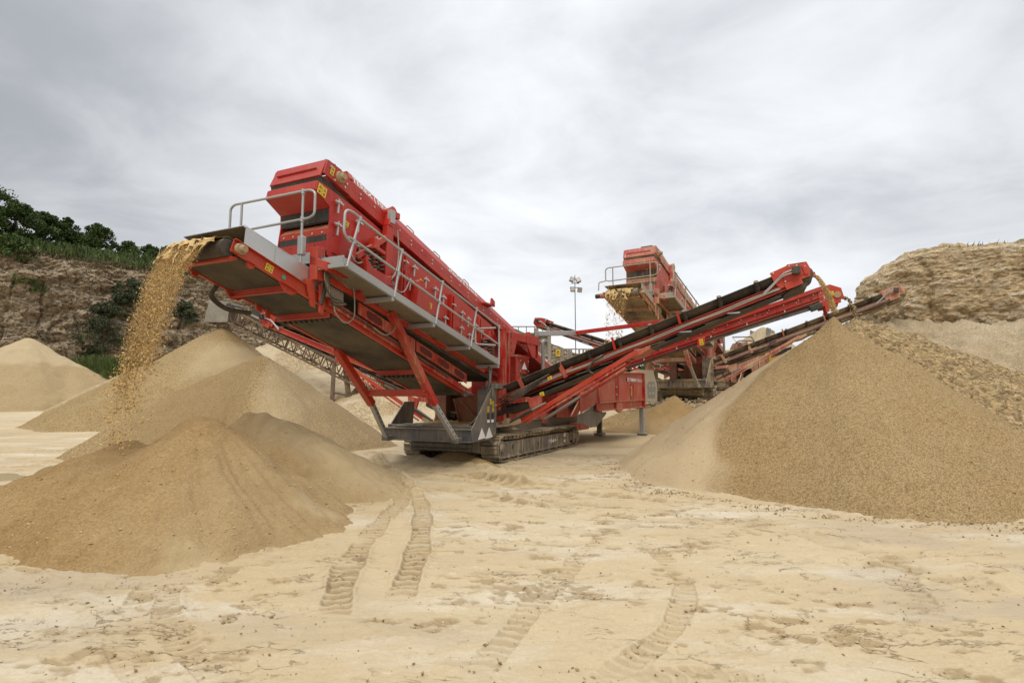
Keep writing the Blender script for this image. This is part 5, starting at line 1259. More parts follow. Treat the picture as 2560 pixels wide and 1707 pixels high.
heap('gravel_pile', 'huge tan gravel cone at right with a paler left flank', cr, .045, GRAV, rough=.03, seed=9, attrs={'dry': dryr, 'damp': lambda x, y, z: .22*sstep(fbm(x*.5, y*.5, o=3, seed=15), .0, .5)+.0*x}, toe=.12)
APC = at(2140, 802, 14.75); A2 = at(2272, 840, 16.2)
heap('coarse_rock_pile', 'dark coarse rock pile behind the huge gravel cone at right', [(APC.x, APC.y, APC.z, .62, .15), (A2.x, A2.y, A2.z+.05, .70, .15)]+ridge((A2.x+.5, A2.y-.2, A2.z-.35), (A2.x+4.5, A2.y-1.6, 1.2), 5, .6, .4), .05, COARSE, rough=.06, seed=12, lump=.14, toe=.2,
     attrs={'damp': lambda x, y, z: .3*sstep(-np.hypot(x-A2.x, (y-A2.y)*.6), -2.6, -.4)})
P5 = at(552, 818, 35.0)
heap('gravel_pile', 'tall tan gravel pile under the hopper spout of the lattice conveyor', [(P5.x, P5.y, P5.z, .72, .25), (P5.x-2.2, P5.y-3.5, P5.z-2.6, .68, .5)], .12, GRAV2, rough=.08, seed=21, toe=.25,
     attrs={'dry': lambda x, y, z: (.65*sstep(x+.35*(z-4)-P5.x, -.5, 1.2)*sstep(z, 2.2, 3.4)*sstep(z, 5.3, 4.2)), 'damp': lambda x, y, z: .8*np.exp(-(np.hypot(x-P5.x-.3, y-P5.y)/1.1)**2)+.35*sstep(x-P5.x, .6, 2)}, group=None)
P6 = at(662, 890, 19.5)
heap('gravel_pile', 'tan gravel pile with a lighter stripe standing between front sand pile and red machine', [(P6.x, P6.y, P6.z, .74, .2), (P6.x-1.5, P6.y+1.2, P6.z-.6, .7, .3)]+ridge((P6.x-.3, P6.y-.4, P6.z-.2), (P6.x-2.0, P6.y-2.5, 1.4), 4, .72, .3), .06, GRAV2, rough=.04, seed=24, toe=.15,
     attrs={'dry': lambda x, y, z: .55*sstep(x-P6.x-.25*(P6.y-y), -.1, .5)*(1-.5*sstep(x-P6.x, 1.5, 3)), 'damp': lambda x, y, z: .85*sstep(P6.x-x+.25*(P6.y-y), -.1, .35)*sstep(P6.x-x, 3.2, 1.6)})  # darker left of the crest, paler on the right
P4 = at(72, 845, 50.0)
heap('gravel_pile', 'pale gravel pile standing alone at the far left of the quarry floor', [(P4.x, P4.y, P4.z, .74, .5), (P4.x+3.2, P4.y+1, P4.z-2.2, .66, .8)], .16, GRAV2, rough=.10, seed=27, toe=.3,
     attrs={'dry': lambda x, y, z: .35+.65*sstep(z+.5*fbm(x, y, o=2, seed=3), 4.2, 4.7)})
P3 = at(330, 930, 46.0)
heap('gravel_pile', 'low pale gravel pile half hidden behind the falling sand', [(P3.x, P3.y, P3.z, .60, .6), (P3.x+3, P3.y, P3.z-.3, .6, .8)], .18, PALE, rough=.1, seed=28, toe=.3, attrs={'dry': lambda x, y, z: .2+0*x})
P9 = at(706, 850, 43.0); P10 = at(820, 905, 39.0)
heap('pale_stone_pile', 'big pale stone pile seen through the lattice conveyor behind the red machine', [(P9.x, P9.y, P9.z, .60, .8), (P10.x, P10.y, P10.z, .55, 1.0), (P9.x-5, P9.y+4, P9.z-.8, .6, 1.), (-6.5, 36, 3.2, .45, 1.0)], .16, PALE, rough=.18, seed=31, toe=.4,
     attrs={'dry': lambda x, y, z: sstep(fbm(x*.5, y*.5+z*.6, o=4, seed=6), -.1, .35), 'damp': lambda x, y, z: .5*sstep(fbm(x*.6, z*.9, o=3, seed=16), .15, .4)})
P7 = at(1688, 990, 27.6)
heap('sand_pile', 'small orange sand cone on the floor between the machines', [(P7.x, P7.y, P7.z, .70, .12)], .06, SAND, rough=.04, seed=34, toe=.12, attrs={'dry': lambda x, y, z: .35*sstep(z, .9, .3)})
q = gnd(1125, 1160); 
heap('sand_pile', 'little heap of fines between the crawler tracks of the near machine', [(-1.38, 14.75, .42, .55, .12)], .04, SAND, rough=.02, seed=36, toe=.05)
heap('sand_pile', 'tiny heap of fines at the front of the near crawler track', [(-.78, 13.75, .20, .50, .1)], .03, SAND, rough=.015, seed=37, toe=.04)
q = gnd(1543, 1078); heap('sand_pile', 'low flat sand mound beside the rear jack leg of the red hopper', [(q.x, q.y, .22, .26, .25), (q.x+.9, q.y-.3, .10, .25, .2)], .05, SAND, rough=.03, seed=38, toe=.05)
heap('rubble_bank', 'bank of broken rubble below the crawler tracks of the dusty machine', ridge((8.0, 31.5, 1.22), (13.0, 30.8, 1.28), 5, .42, .8)+[(18.2, 32.0, 1.75, .5, .5)], .10, GRAV2, rough=.12, seed=41, lump=.22, toe=.2,
     attrs={'damp': lambda x, y, z: .5*sstep(fbm(x*.7, y*.7, o=3, seed=4), -.1, .3)}, cat='rubble')
R3 = at(2420, 850, 27.0)
heap('spoil_bank', 'broad pale spoil bank lying below the right quarry face', ridge((20.4, 31.9, 6.1), (24.0, 28.6, 5.5), 8, 1.15, .8)+ridge((24.0, 28.6, 5.5), (36, 20.5, 4.7), 22, .62, 1.2), .14, SPOIL, rough=.38, seed=44, lump=.05, toe=.4, attrs={'damp': lambda x, y, z: .6*sstep(fbm(x*.5, y*.5+z*.5, o=4, seed=6), .12, .4)}, cat='bank')
H1 = at(1835, 893, 62); 
heap('sand_heap', 'pale sand heap on the skyline between the mast and the dusty machine', [(H1.x, H1.y, H1.z, .5, .8), (H1.x-6, H1.y+3, H1.z-2.2, .4, 1.0)], .3, SPOIL, rough=.2, seed=47, toe=.4)
H2 = at(1910, 818, 58)
heap('sand_heap', 'tall pale sand heap spilling out between two concrete bunker walls', [(H2.x, H2.y, H2.z, .80, .4), (H2.x-2, H2.y-1, H2.z-1.5, .75, .5)], .25, SPOIL, rough=.15, seed=48, toe=.4)

# ------------------------------------------------------------------ quarry faces
def face(name, plan, prof, mat, label, n_s=420, n_v=170, amp=1.0, seed=0, strata=1.0, vegf=None, cat='cliff', kind=None, sw=((0, 1), (0, 1))):
    """plan: (x, y, base z, top z) along the foot; prof: (fraction of height, set-back in metres)"""
    P = np.array(plan, float); L = np.concatenate([[0], np.cumsum(np.hypot(np.diff(P[:, 0]), np.diff(P[:, 1])))])
    s = np.interp(np.linspace(0, 1, n_s), sw[0], sw[1])*L[-1]; X_ = [np.interp(s, L, P[:, k]) for k in range(4)]
    for k in range(2):                                           # round the corners a little
        X_[k] = np.convolve(np.pad(X_[k], 6, mode='edge'), np.ones(13)/13, 'valid')
    tx = np.gradient(X_[0], s); ty = np.gradient(X_[1], s); tl = np.hypot(tx, ty); nx_, ny_ = -ty/tl, tx/tl     # points away from the camera
    pv = np.array(prof, float); u = np.linspace(0, 1, n_v); fr = np.interp(u, np.linspace(0, 1, len(pv)), pv[:, 0]); sb = np.interp(u, np.linspace(0, 1, len(pv)), pv[:, 1])
    z = X_[2][:, None]+(X_[3]-X_[2])[:, None]*fr[None, :]
    x = X_[0][:, None]+nx_[:, None]*sb[None, :]; y = X_[1][:, None]+ny_[:, None]*sb[None, :]
    big = fbm(x*.10, y*.10, z*.12, o=3, seed=seed); med = fbm(x*.35, y*.35, z*.7, o=4, seed=seed+1)
    zz = z*1.1+1.2*fbm(x*.15, y*.15, z*.2, o=2, seed=seed+2)
    bed = vnoise(np.zeros_like(x)+3, x*.10+y*.08, zz*strata, seed=seed+3)
    blk = vnoise(np.floor(x*.8+.6*med)+.5, np.floor(y*.8)+.5, np.floor(zz*1.3*strata)+.5, seed=seed+6)
    fine = fbm(x*1.5, y*1.5, z*2.6, o=4, seed=seed+4)
    cr = np.abs(fbm(x*.28, y*.28, z*.10, o=3, seed=seed+5)); cr = -np.exp(-(cr/.05)**2)
    w = np.interp(fr, [0, .05, .80, .95, 1.0], [.6, 1, 1, .45, .15])[None, :] if pv[-1, 1] > 4 else 1.0
    blk2 = vnoise(np.floor(x*1.9+.9*med)+.5, np.floor(y*1.9)+.5, np.floor(zz*2.6*strata)+.5, seed=seed+8)
    d = amp*(1.4*big+.8*med+.28*bed+.55*blk+.22*blk2+.36*fine+.30*fbm(x*3.6, y*3.6, z*5.2, o=3, seed=seed+9)+.38*cr)*w
    x = x-nx_[:, None]*d; y = y-ny_[:, None]*d; z = z+.35*med*w+(.35*fine+.4*big)*(fr[None, :] > .97)
    veg = vegf(x, y, z, np.broadcast_to(fr[None, :], x.shape), med) if vegf else np.zeros_like(x)
    o = npmesh(name, np.stack([x.ravel(), y.ravel(), z.ravel()], 1), grid_faces(n_s, n_v), mat, False, None, {'veg': veg.ravel()})
    if kind: o['kind'] = kind
    else: tag(o, label, cat)
    return o, x, y, z
vegl = lambda x, y, z, fr, m: np.clip(sstep(fr+.10*m, .80, .88), 0, 1)
LP = [(-100, 40, 3.5, 21.0), (-74, 50, 3.6, 21.3), (-54, 61, 4.0, 21.2), (-43, 76, 4.2, 21.6), (-36, 88, 4.5, 21.8), (-20, 106, 4.5, 21.5), (1, 122, 4.5, 19.6), (16, 130, 4.5, 13.5), (26, 140, 4.5, 9.0), (60, 160, 4.0, 8.0)]
CL, clx, cly, clz = face('quarry_face', LP, [(0, -3), (.12, -.6), (.3, .2), (.6, .9), (.80, 1.8), (.86, 3.2), (.95, 6.5), (1.0, 9.5), (1.0, 30), (.98, 80)], ROCKL, 'brown weathered quarry face with trees along its top at left', 1150, 250, 1.0, 50, 1.0, vegl, sw=((0, .06, .72, 1), (0, .13, .42, 1)))
RP = [(56, 75, 2, 9.6), (36, 50, 2.5, 9.2), (24.3, 38, 3, 8.9), (20.2, 33.6, 3, 8.7), (21.1, 32.6, 3, 9.2), (22.4, 31.6, 3, 10.1), (24, 30.3, 3, 10.3), (28, 27.6, 3, 9.8), (36, 24, 3, 9.7), (60, 16, 3, 9.7)]
vegr = lambda x, y, z, fr, m: .6*sstep(fr+.15*m, 1.02, 1.08)
face('quarry_face', RP, [(0, -1.5), (.25, -.3), (.6, .2), (.93, .6), (1.0, 1.2), (1.02, 4), (1.0, 8)], ROCKR, 'pale jointed limestone quarry face at right above the spoil bank', 760, 230, .62, 70, .8, vegr)
# ------------------------------------------------------------------ vegetation
def leaves(n, pos, size, seed):
    rg = np.random.RandomState(seed)
    c = pos; k = len(c)
    a = rg.normal(size=(k, 3)); a /= np.linalg.norm(a, axis=1)[:, None]
    b = rg.normal(size=(k, 3)); b -= a*(a*b).sum(1)[:, None]; b /= np.linalg.norm(b, axis=1)[:, None]
    s = size*(.6+.8*rg.rand(k))[:, None]
    v = np.stack([c-a*s*.5, c+b*s*.34, c+a*s*.5, c-b*s*.34], 1).reshape(-1, 3)
    f = np.arange(4*k).reshape(-1, 4)
    return v, f
def tree(name, label, loc, h, wid, mat, seed, nclump=46, per=60, leaf=.34, trunk=.10, low=.15, group='trees along the quarry edge', cat='tree'):
    rg = np.random.RandomState(seed); root = empty(name, loc); tag(root, label, cat, group)
    tr = MB(); tips = []
    nst = 3
    for i in range(nst):
        a = rg.rand()*6.28; r = wid*.12*i
        top = Vector((math.cos(a)*wid*.18, math.sin(a)*wid*.18, h*(.60+.25*rg.rand())))
        mid = top*.5+Vector((rg.normal()*.08*wid, rg.normal()*.08*wid, 0))
        tr.tube([(math.cos(a)*r*.2, math.sin(a)*r*.2, -.4), mid, top], trunk*(1-.2*i)*h/5, 7)
        for j in range(5):
            b = rg.rand()*6.28; q = mid+(top-mid)*rg.rand()
            e = q+Vector((math.cos(b)*wid*.32, math.sin(b)*wid*.32, h*.16*rg.rand()+.1)); tr.tube([q, (q+e)/2+Vector((0, 0, .1)), e], trunk*.35*h/5, 5); tips.append(e)
    tr.build('trunk', BARK, root)
    pts = []
    for i in range(nclump):
        z = low+(1-low)*rg.rand()**.85; prof = math.sin(math.pi*min(1, (z-low)/(1-low)*.80+.17))**.7
        a = rg.rand()*6.28; r = wid*.5*prof*math.sqrt(rg.rand())*(.75+.5*rg.rand())
        c = np.array([math.cos(a)*r, math.sin(a)*r, h*z]); cs = (.06+.13*rg.rand())*wid
        if i % 9 == 0: c *= np.array([1.2, 1.2, 1.07]); cs *= .6
        p = rg.normal(size=(per, 3)); p /= np.linalg.norm(p, axis=1)[:, None]; p *= (rg.rand(per)**.45)[:, None]*cs*np.array([1.15, 1.15, .8])
        pts.append(c+p)
    v, f = leaves(0, np.concatenate(pts), leaf, seed+1)
    npmesh('crown', v, f, mat, False, root)
    return root
def top_z(px, Y):
    """ground height on top of the left quarry face at a pixel column and distance"""
    x = (px-1280)/FPX*Y; k = np.argmin((clx-x)**2+(cly-Y)**2); return float(clz.ravel()[k])
TREES = [  # px, py of the base, distance, height, width, leaves, label
    (-40, 590, 64, 6.2, 6.2, LEAF, 'dark tree cut by the left edge of the picture, tallest of the row', 1),
    (52, 590, 66, 4.9, 4.6, LEAF, 'dark dense tree second in the row on the cliff at far left', 2),
    (112, 590, 69, 3.9, 4.4, LEAF, 'dark round tree between the tallest trees and the thin airy one', 3),
    (162, 592, 72, 3.8, 3.0, LEAF, 'thin airy tree with an open crown on the left cliff', 4),
    (85, 612, 63, 2.6, 4.0, LEAF2, 'pale flowering bush hanging at the cliff edge under the dark trees', 5),
    (245, 588, 76, 3.9, 3.9, LEAF, 'rounded dark tree standing alone in the middle of the cliff top', 6),
    (322, 602, 80, 2.7, 3.2, LEAF2, 'small light green spiky bush in the gap on the cliff top', 7),
    (378, 612, 84, 3.3, 3.8, LEAF2, 'light green bushy tree just left of the last dark round tree', 8),
    (424, 615, 86, 3.7, 3.7, LEAF, 'dark round tree last before the red machine on the cliff top', 9),
    (480, 622, 90, 2.6, 4.2, LEAF, 'low dark bush showing just above the stainless hood of the red machine', 10),
    (200, 590, 74, 2.3, 4.5, LEAF2, 'low green bush at the foot of the rounded dark tree', 11),
    (30, 600, 62, 3.0, 4.5, LEAF2, 'wide green bush below the dark trees at the left picture edge', 12),
]
for px, py, Y, h, w, mt, lb, sd in TREES:
    p = at(px, py, Y); zt_ = top_z(px, Y)
    tree('tree' if h > 3.15 else 'bush', lb, (p.x, p.y, min(p.z, zt_+.2)-.3), h, w, mt, 100+sd, 58, 120, .25, cat='tree' if h > 3.15 else 'bush')
BUSH = [(252, 838, 5.4, 4.0, 'large dark ivy bush clinging low on the quarry face'), (338, 735, 4.2, 2.8, 'dark bush high up on the quarry face beside the falling sand'), (285, 780, 3.6, 2.0, 'dark scrub patch in the middle of the diagonal line on the quarry face'),
        (240, 895, 1.8, 2.4, 'narrow trailing bush under the large dark ivy bush'), (345, 870, 2.2, 3.2, 'dark creeper on the quarry face just left of the falling sand'), (470, 785, 3.0, 2.8, 'grey green bush on the quarry face right of the falling sand'), (312, 752, 3.0, 1.6, 'small scrub patch below the high dark bush')]
for i, (px, py, w, h, lb) in enumerate(BUSH):
    Y0 = np.interp(px, [0, 230, 350, 480], [60, 66.5, 70, 75])
    best = None
    for Y in np.linspace(Y0-7, Y0+7, 60):                       # walk along the sight line until it meets the rock
        p = at(px, py, Y); d = np.min((clx-p.x)**2+(cly-p.y)**2+(clz-p.z)**2)
        if best is None or d < best[0]: best = (d, p)
    p = best[1]
    tree('cliff_bush', lb, (p.x, p.y-.6, p.z-h*.5), h, w, SCRUB, 200+i, 40, 110, .22, .05, .05, 'bushes growing on the quarry face', 'bush')
def tuft(name, n, fn, hgt, mat, seed, label=None, wid=.05):
    rg = np.random.RandomState(seed); c = fn(rg, n); h = hgt*(.5+rg.rand(n)); a = rg.rand(n)*6.28; l = rg.normal(size=(n, 2))*.3*h[:, None]
    d = np.stack([np.cos(a), np.sin(a), 0*a], 1)*wid*(1+rg.rand(n))[:, None]; top = c+np.stack([l[:, 0], l[:, 1], h], 1)
    v = np.stack([c-d, c+d, top+d*.15, top-d*.15], 1).reshape(-1, 3)
    o = npmesh(name, v, np.arange(4*n).reshape(-1, 4), mat, False); o['kind'] = 'stuff'
    if label: o['label'] = label
def bank_pts(lo, hi, a, b):
    def fn(rg, n):
        i = rg.randint(int(clx.shape[0]*a), int(clx.shape[0]*b), n); j = (clx.shape[1]*(lo+(hi-lo)*rg.rand(n)**.8)).astype(int)
        return np.stack([clx[i, j]+rg.normal(size=n)*.2, cly[i, j]+rg.normal(size=n)*.2, clz[i, j]-.05], 1)
    return fn
tuft('bank_grass', 34000, bank_pts(.47, .74, .18, .62), .24, DRYG, 5, 'rough grass and weeds on the bank above the left quarry face', .07)
tuft('bank_scrub', 4500, bank_pts(.50, .72, .30, .80), .6, LEAF2, 6, 'green scrub along the top of the left quarry face', .12)
def strip(rg, n):
    px = 195+rg.rand(n)*140; Y = 52+rg.rand(n)*6; x = (px-1280)/FPX*Y
    return np.stack([x, Y, terrain(x, Y)+.0], 1)
tuft('long_grass', 9000, strip, 1.7, GRASS, 7, 'strip of long green grass at the foot of the left quarry face', .07)
def edge_r(rg, n):
    t_ = rg.rand(n)**1.5; return np.stack([24.6+4.5*t_, 30.9-3.0*t_+rg.rand(n)*.8, 10.05-.35*t_], 1)
tuft('cliff_grass', 45, edge_r, .24, GRASS, 8, 'thin tufts of grass on the rim of the right quarry face', .03)
def wood(rg, n):
    x = -30+rg.rand(n)*230; Y = 230+rg.rand(n)*30; return np.stack([x, Y, 9+rg.rand(n)*9*(.65+.35*np.sin(x*.13)*np.sin(x*.31+1))], 1)
c = wood(np.random.RandomState(3), 9000); v, f = leaves(0, c, 2.6, 4); o = npmesh('distant_wood', v, f, LEAF, False); o['kind'] = 'stuff'; o['label'] = 'dark line of distant woodland on the horizon'
hb = MB(); hb.box((-60, 262, 0), (260, 270, 13)); 

# ------------------------------------------------------------------ machines
rz = math.pi/2-PSI
root = empty('screening_machine', MO, rz)
tag(root, 'bright red tracked screening machine in front, throwing yellow sand off its tail conveyor', 'screener')
build_screener(root, M, True)
build_side_conveyor_a(root, M); build_side_conveyor_b(root, M)
build_side_conveyor_a(root, M, True, False)
build_feeder(root, M, True); build_arm(root, M)
S2 = 1.35
root2 = empty('screening_machine', (12.2, 33.7, 1.42), math.pi/2-math.radians(32.9), S2)
tag(root2, 'dust caked pinkish red tracked screening machine on the raised bench behind', 'screener')
build_screener(root2, D, False)
build_side_conveyor_a(root2, D, False, True); build_side_conveyor_a(root2, M, True, True)
build_feeder(root2, D, False)

# ------------------------------------------------------------------ falling material
def lumps(name, label, pts, sizes, stretch, mat, seed, sheet=None):
    """loose clods in flight: small irregular six-cornered stones"""
    rg = np.random.RandomState(seed); n = len(pts)
    base = np.array([(1, 0, 0), (-1, 0, 0), (0, 1, 0), (0, -1, 0), (0, 0, 1), (0, 0, -1)], float)
    fc = np.array([(0, 2, 4), (2, 1, 4), (1, 3, 4), (3, 0, 4), (2, 0, 5), (1, 2, 5), (3, 1, 5), (0, 3, 5)])
    Q = rg.normal(size=(n, 4)); Q /= np.linalg.norm(Q, axis=1)[:, None]; w, x, y, z = Q.T
    Rm = np.stack([np.stack([1-2*(y*y+z*z), 2*(x*y-z*w), 2*(x*z+y*w)], 1), np.stack([2*(x*y+z*w), 1-2*(x*x+z*z), 2*(y*z-x*w)], 1), np.stack([2*(x*z-y*w), 2*(y*z+x*w), 1-2*(x*x+y*y)], 1)], 1)
    sc = (.55+.9*rg.rand(n, 6, 1))*sizes[:, None, None]*np.array([1.25, 1, .55])
    v = np.einsum('nij,nkj->nki', Rm, base[None]*sc)
    v = v*np.array(stretch)+pts[:, None, :]
    v = v.reshape(-1, 3); f = (fc[None]+6*np.arange(n)[:, None, None]).reshape(-1, 3)
    if sheet is not None:
        sv, sf = sheet; tri = np.concatenate([sf[:, :3], sf[:, [0, 2, 3]]]); f = np.concatenate([f, tri+len(v)]); v = np.concatenate([v, sv])
    o = npmesh(name, v, f, mat, False, None, {'dry': np.zeros(len(v)), 'damp': np.zeros(len(v))}); o['kind'] = 'stuff'; o['label'] = label
    return o
SANDC = soil('brown_clod_soil', (.40, .295, .165), (.45, .34, .20), (.36, .26, .14), 40, .4, .3, 2.0)
SANDL = soil('dry_sand_clod', (.46, .33, .16), (.50, .36, .18), (.42, .30, .14), 40, .3, .2, 2.0)
COARSE2 = soil('broken_brown_stone', (.43, .305, .15), (.49, .36, .19), (.37, .255, .12), 9, .4, .3, 1.5)
FALL = soil('falling_damp_sand', (.60, .42, .185), (.52, .34, .135), (.66, .48, .24), 24, .3, .35, 3.0)
def mw(rt, r, w, z): return rt.matrix_world @ Vector((r, w, z))
bpy.context.view_layer.update()
def tail_stream(rt, name, label, seed, n, zland, v0=1.15, sc=1.0, wr=(1.08, 2.0), thin=1.0):
    rg = np.random.RandomState(seed); Mx = np.array(rt.matrix_world)
    tend = math.sqrt(2*(3.98-zland)/9.8)
    t = (rg.rand(n)**.72)*tend*1.02; w = wr[0]+(wr[1]-wr[0])*rg.rand(n)
    nar = 1-.42*(t/tend)**1.2; cw = (wr[0]+wr[1])/2-.02; w = cw+(w-cw)*nar+rg.normal(size=n)*.02
    v = v0*(1+.10*rg.normal(size=n))
    clump = .5+.5*vnoise(t*14, w*7, seed=seed); keep = ((clump > .42*(t/tend)+.14) | (rg.rand(n) < .22)) & (rg.rand(n) > .80*(t/tend)**1.1); 
    r = -7.24-v*t; z = 3.985-.35*t-4.9*t*t*.93+rg.normal(size=n)*(.012+.13*t/tend)
    p = np.stack([r, w, z, np.ones(n)], 1)[keep]; tt = t[keep]
    size = (.0019+.0068*rg.rand(len(p))**4)*(1+2.6*(tt/tend)**2*rg.rand(len(p)))*sc*thin
    P = (Mx @ p.T).T[:, :3]
    # unbroken blanket curling over the drum
    na, nb = 60, 80; A, Bm = np.meshgrid(np.linspace(-.9, .27, na), np.linspace(0, 1, nb), indexing='ij')
    ww = wr[0]-.03+(wr[1]-wr[0]+.06)*Bm; edge = .12*vnoise(A*9, Bm*0+3, seed=seed+1)+.06*vnoise(A*30, Bm*0+7, seed=seed+2)
    ww = np.where(Bm < .06, ww+np.clip(edge, -.1, .1)+.10*np.clip(-A, 0, 1)-.05, ww)
    tt2 = np.clip(A, 0, None); rr_ = np.where(A < 0, -7.10-A*.9, -7.24-v0*tt2-.02); zz = np.where(A < 0, ZTL(0)*0+4.03+(A*.9)*-.0-(-A*.9)*.0+(ZTL(-7.1-A*.9)-ZTL(-7.1)), 4.01-.35*tt2-4.9*tt2**2*.93)
    k = fbm(A*24+Bm*3, Bm*9, o=3, seed=seed+3); zz = zz+.030*k+.03*sstep(Bm, 0, .2)*sstep(Bm, 1, .8); rr_ = rr_-.03*k*(A > 0)
    hole = (vnoise(A*26, Bm*16, seed=seed+5) < (A-.10)*4.5-.5)
    sv = (Mx @ np.stack([rr_.ravel(), ww.ravel(), zz.ravel(), np.ones(na*nb)], 1).T).T[:, :3]; f = grid_faces(na, nb); f = f[~hole.ravel()[f].any(1)]
    lumps(name, label, P, size, (1, 1, 1.15), FALL, seed, (sv, f))
tail_stream(root, 'falling_sand', 'curtain of wet yellow sand and clods falling off the tail conveyor of the near machine', 5, 88000, 1.10)
tail_stream(root2, 'falling_sand', 'curtain of brown sand falling off the tail conveyor of the dusty machine', 9, 9000, .8, .75, 1.55, (1.15, 2.0), 1.5)
def side_stream(p0, vel, t1, n, spread, size, name, label, seed, mat=GRAV):
    rg = np.random.RandomState(seed); t = rg.rand(n)*t1
    p = np.array(p0)[None]+np.array(vel)[None]*t[:, None]+np.stack([0*t, 0*t, -4.9*t*t], 1)+rg.normal(size=(n, 3))*(np.array(spread)[None]*(.5+t/t1)[:, None])
    lumps(name, label, p, size*(.5+rg.rand(n)), (1, 1, 1.6), mat, seed)
p0 = mw(root, 1.6, -7.22, 4.42); vl = (-MBv)*.95
side_stream(p0, vl, .42, 5200, (.022, .020, .012), .0075, 'falling_gravel', 'thin stream of gravel pouring off the upper side conveyor onto the huge cone', 3, FALL)
p0 = mw(root, 4.4, -8.08, 4.30); side_stream(p0, (-MBv)*.85, .40, 130, (.05, .02, .02), .022, 'falling_stones', 'few loose stones dropping off the lower side conveyor', 4, COARSE)

# loose stones and clods lying about
def clods(name, label, P, s, mat, seed):
    lumps(name, label, P, s, (1, 1, .7), mat, seed)
rg = np.random.RandomState(61); fx, fy, fz, fr_ = (FLOOR[k].ravel() for k in ('x', 'y', 'z', 'rut'))
pr = fr_*np.hypot(fx, fy)**1.6*(np.hypot(fx, fy) < 14); ii = rg.choice(len(fx), 9000, p=pr/pr.sum())
clods('soil_clods', 'crumbled brown soil clods along the tyre ruts of the quarry floor', np.stack([fx[ii], fy[ii], fz[ii]+.002], 1)+rg.normal(size=(9000, 3))*np.array([.03, .03, 0]), .004+.014*rg.rand(9000)**3, SANDC, 62)
PL = 'big damp yellow sand pile in front, under the material falling off the tail conveyor'
hv, hr = HF[PL]; ok = np.nonzero(hr > .03)[0]; rg = np.random.RandomState(63); pr = np.exp(-hr[ok]*1.1)*(.25+1.5*np.clip(fbm(hv[ok, 0]*1.3, hv[ok, 1]*1.3, o=3, seed=9), 0, 1)); ii = rg.choice(ok, 3600, p=pr/pr.sum())
clods('sand_clods', 'sand clods lying on the flanks of the front sand pile', hv[ii]+np.array([0, 0, .003]), .004+.017*rg.rand(3600)**4, SANDL, 64)
hv, hr = HF['huge tan gravel cone at right with a paler left flank']; ok = np.nonzero((hr > .03) & (hv[:, 1] < 13))[0]; ii = rg.choice(ok, 1400)
hv2, hr2 = HF['dark coarse rock pile behind the huge gravel cone at right']; ok2 = np.nonzero(hr2 > .05)[0]; ii2 = rg.choice(ok2, 22000)
clods('coarse_stones', 'broken stones covering the dark coarse rock pile', hv2[ii2]+np.array([0, 0, .01]), (.014+.030*rg.rand(22000)**2.5), COARSE2, 66)
clods('loose_pebbles', 'bigger pebbles lying on the slope of the huge gravel cone', hv[ii]+np.array([0, 0, .003]), .006+.016*rg.rand(1400)**3, GRAV2, 65)
rg = np.random.RandomState(77); n = 5200
px = rg.rand(n)*2700-70; d = 3.0+22*rg.rand(n)**1.5; x = (px-1280)/FPX*d; y = d
z = terrain(x, y)+.003
lumps('scattered_stones', 'small stones and clods scattered over the quarry floor', np.stack([x, y, z], 1), .004+.014*rg.rand(n)**4, (1, 1, .7), GRAV2, 78)
def toe_stones(cx, cy, R, a0, a1, n, s, seed, mat, lab_):
    rg = np.random.RandomState(seed); a = a0+(a1-a0)*rg.rand(n); r = R+np.abs(rg.normal(size=n))*.35-.15
    x = cx+r*np.cos(a); y = cy+r*np.sin(a); lumps('loose_stones', lab_, np.stack([x, y, terrain(x, y)+.004], 1), s*(.4+rg.rand(n)**3), (1, 1, .8), mat, seed+1)
toe_stones(APR.x, APR.y, 4.75, math.radians(150), math.radians(330), 2600, .016, 81, GRAV, 'loose pebbles that rolled off the foot of the huge gravel cone')
rg = np.random.RandomState(83); n = 700; x = 7.5+9.5*rg.rand(n); y = 28.6+3.0*rg.rand(n)
lumps('rubble_stones', 'broken stones lying on the rubble bank below the dusty machine', np.stack([x, y, terrain(x, y)+.05+.25*rg.rand(n)*sstep(y, 29, 31)], 1), .06+.16*rg.rand(n)**3, (1, 1, .8), SPOIL, 84)

# ------------------------------------------------------------------ plant in the background
# lattice conveyor with a chute box at its head
lc = empty('lattice_conveyor', (-17, 35, 0)); tag(lc, 'old rusty lattice conveyor on trestle legs behind the near machine', 'conveyor')
A_ = at(585, 775, 35)-Vector(lc.location); B_ = at(1015, 985, 33)-Vector(lc.location)
d = (B_-A_); ln = d.length; d.normalize(); sd_ = d.cross(Vector((0, 0, 1))).normalized(); up_ = sd_.cross(d).normalized()
t = MB(); n = 19; hh, ww = .80, .95
for s_ in (-1, 1):
    for u_ in (0, -1): t.bar(A_+sd_*ww/2*s_+up_*hh*u_, B_+sd_*ww/2*s_+up_*hh*u_, .09, .10)
for i in range(n):
    a = A_+d*ln*i/n; b = A_+d*ln*(i+1)/n
    for s_ in (-1, 1):
        o_ = sd_*ww/2*s_; t.bar(a+o_, a+o_-up_*hh, .05, .06)
        t.bar(a+o_-(up_*hh if i % 2 else Vector()), b+o_-(Vector() if i % 2 else up_*hh), .04, .05)
    t.bar(a-sd_*ww/2-up_*hh, b+sd_*ww/2-up_*hh, .035, .04)
    t.bar(a-sd_*ww/2-up_*hh, a+sd_*ww/2-up_*hh, .04, .05)
t.build('lattice_frame', RUST, lc)
t = MB(); t.ext([A_+sd_*.42+up_*.10, A_-sd_*.42+up_*.10, B_-sd_*.42+up_*.10, B_+sd_*.42+up_*.10], up_*.12); t.build('conveyor_belt', M['belt'], lc)
t = MB(); c_ = at(556, 775, 35)-Vector(lc.location)
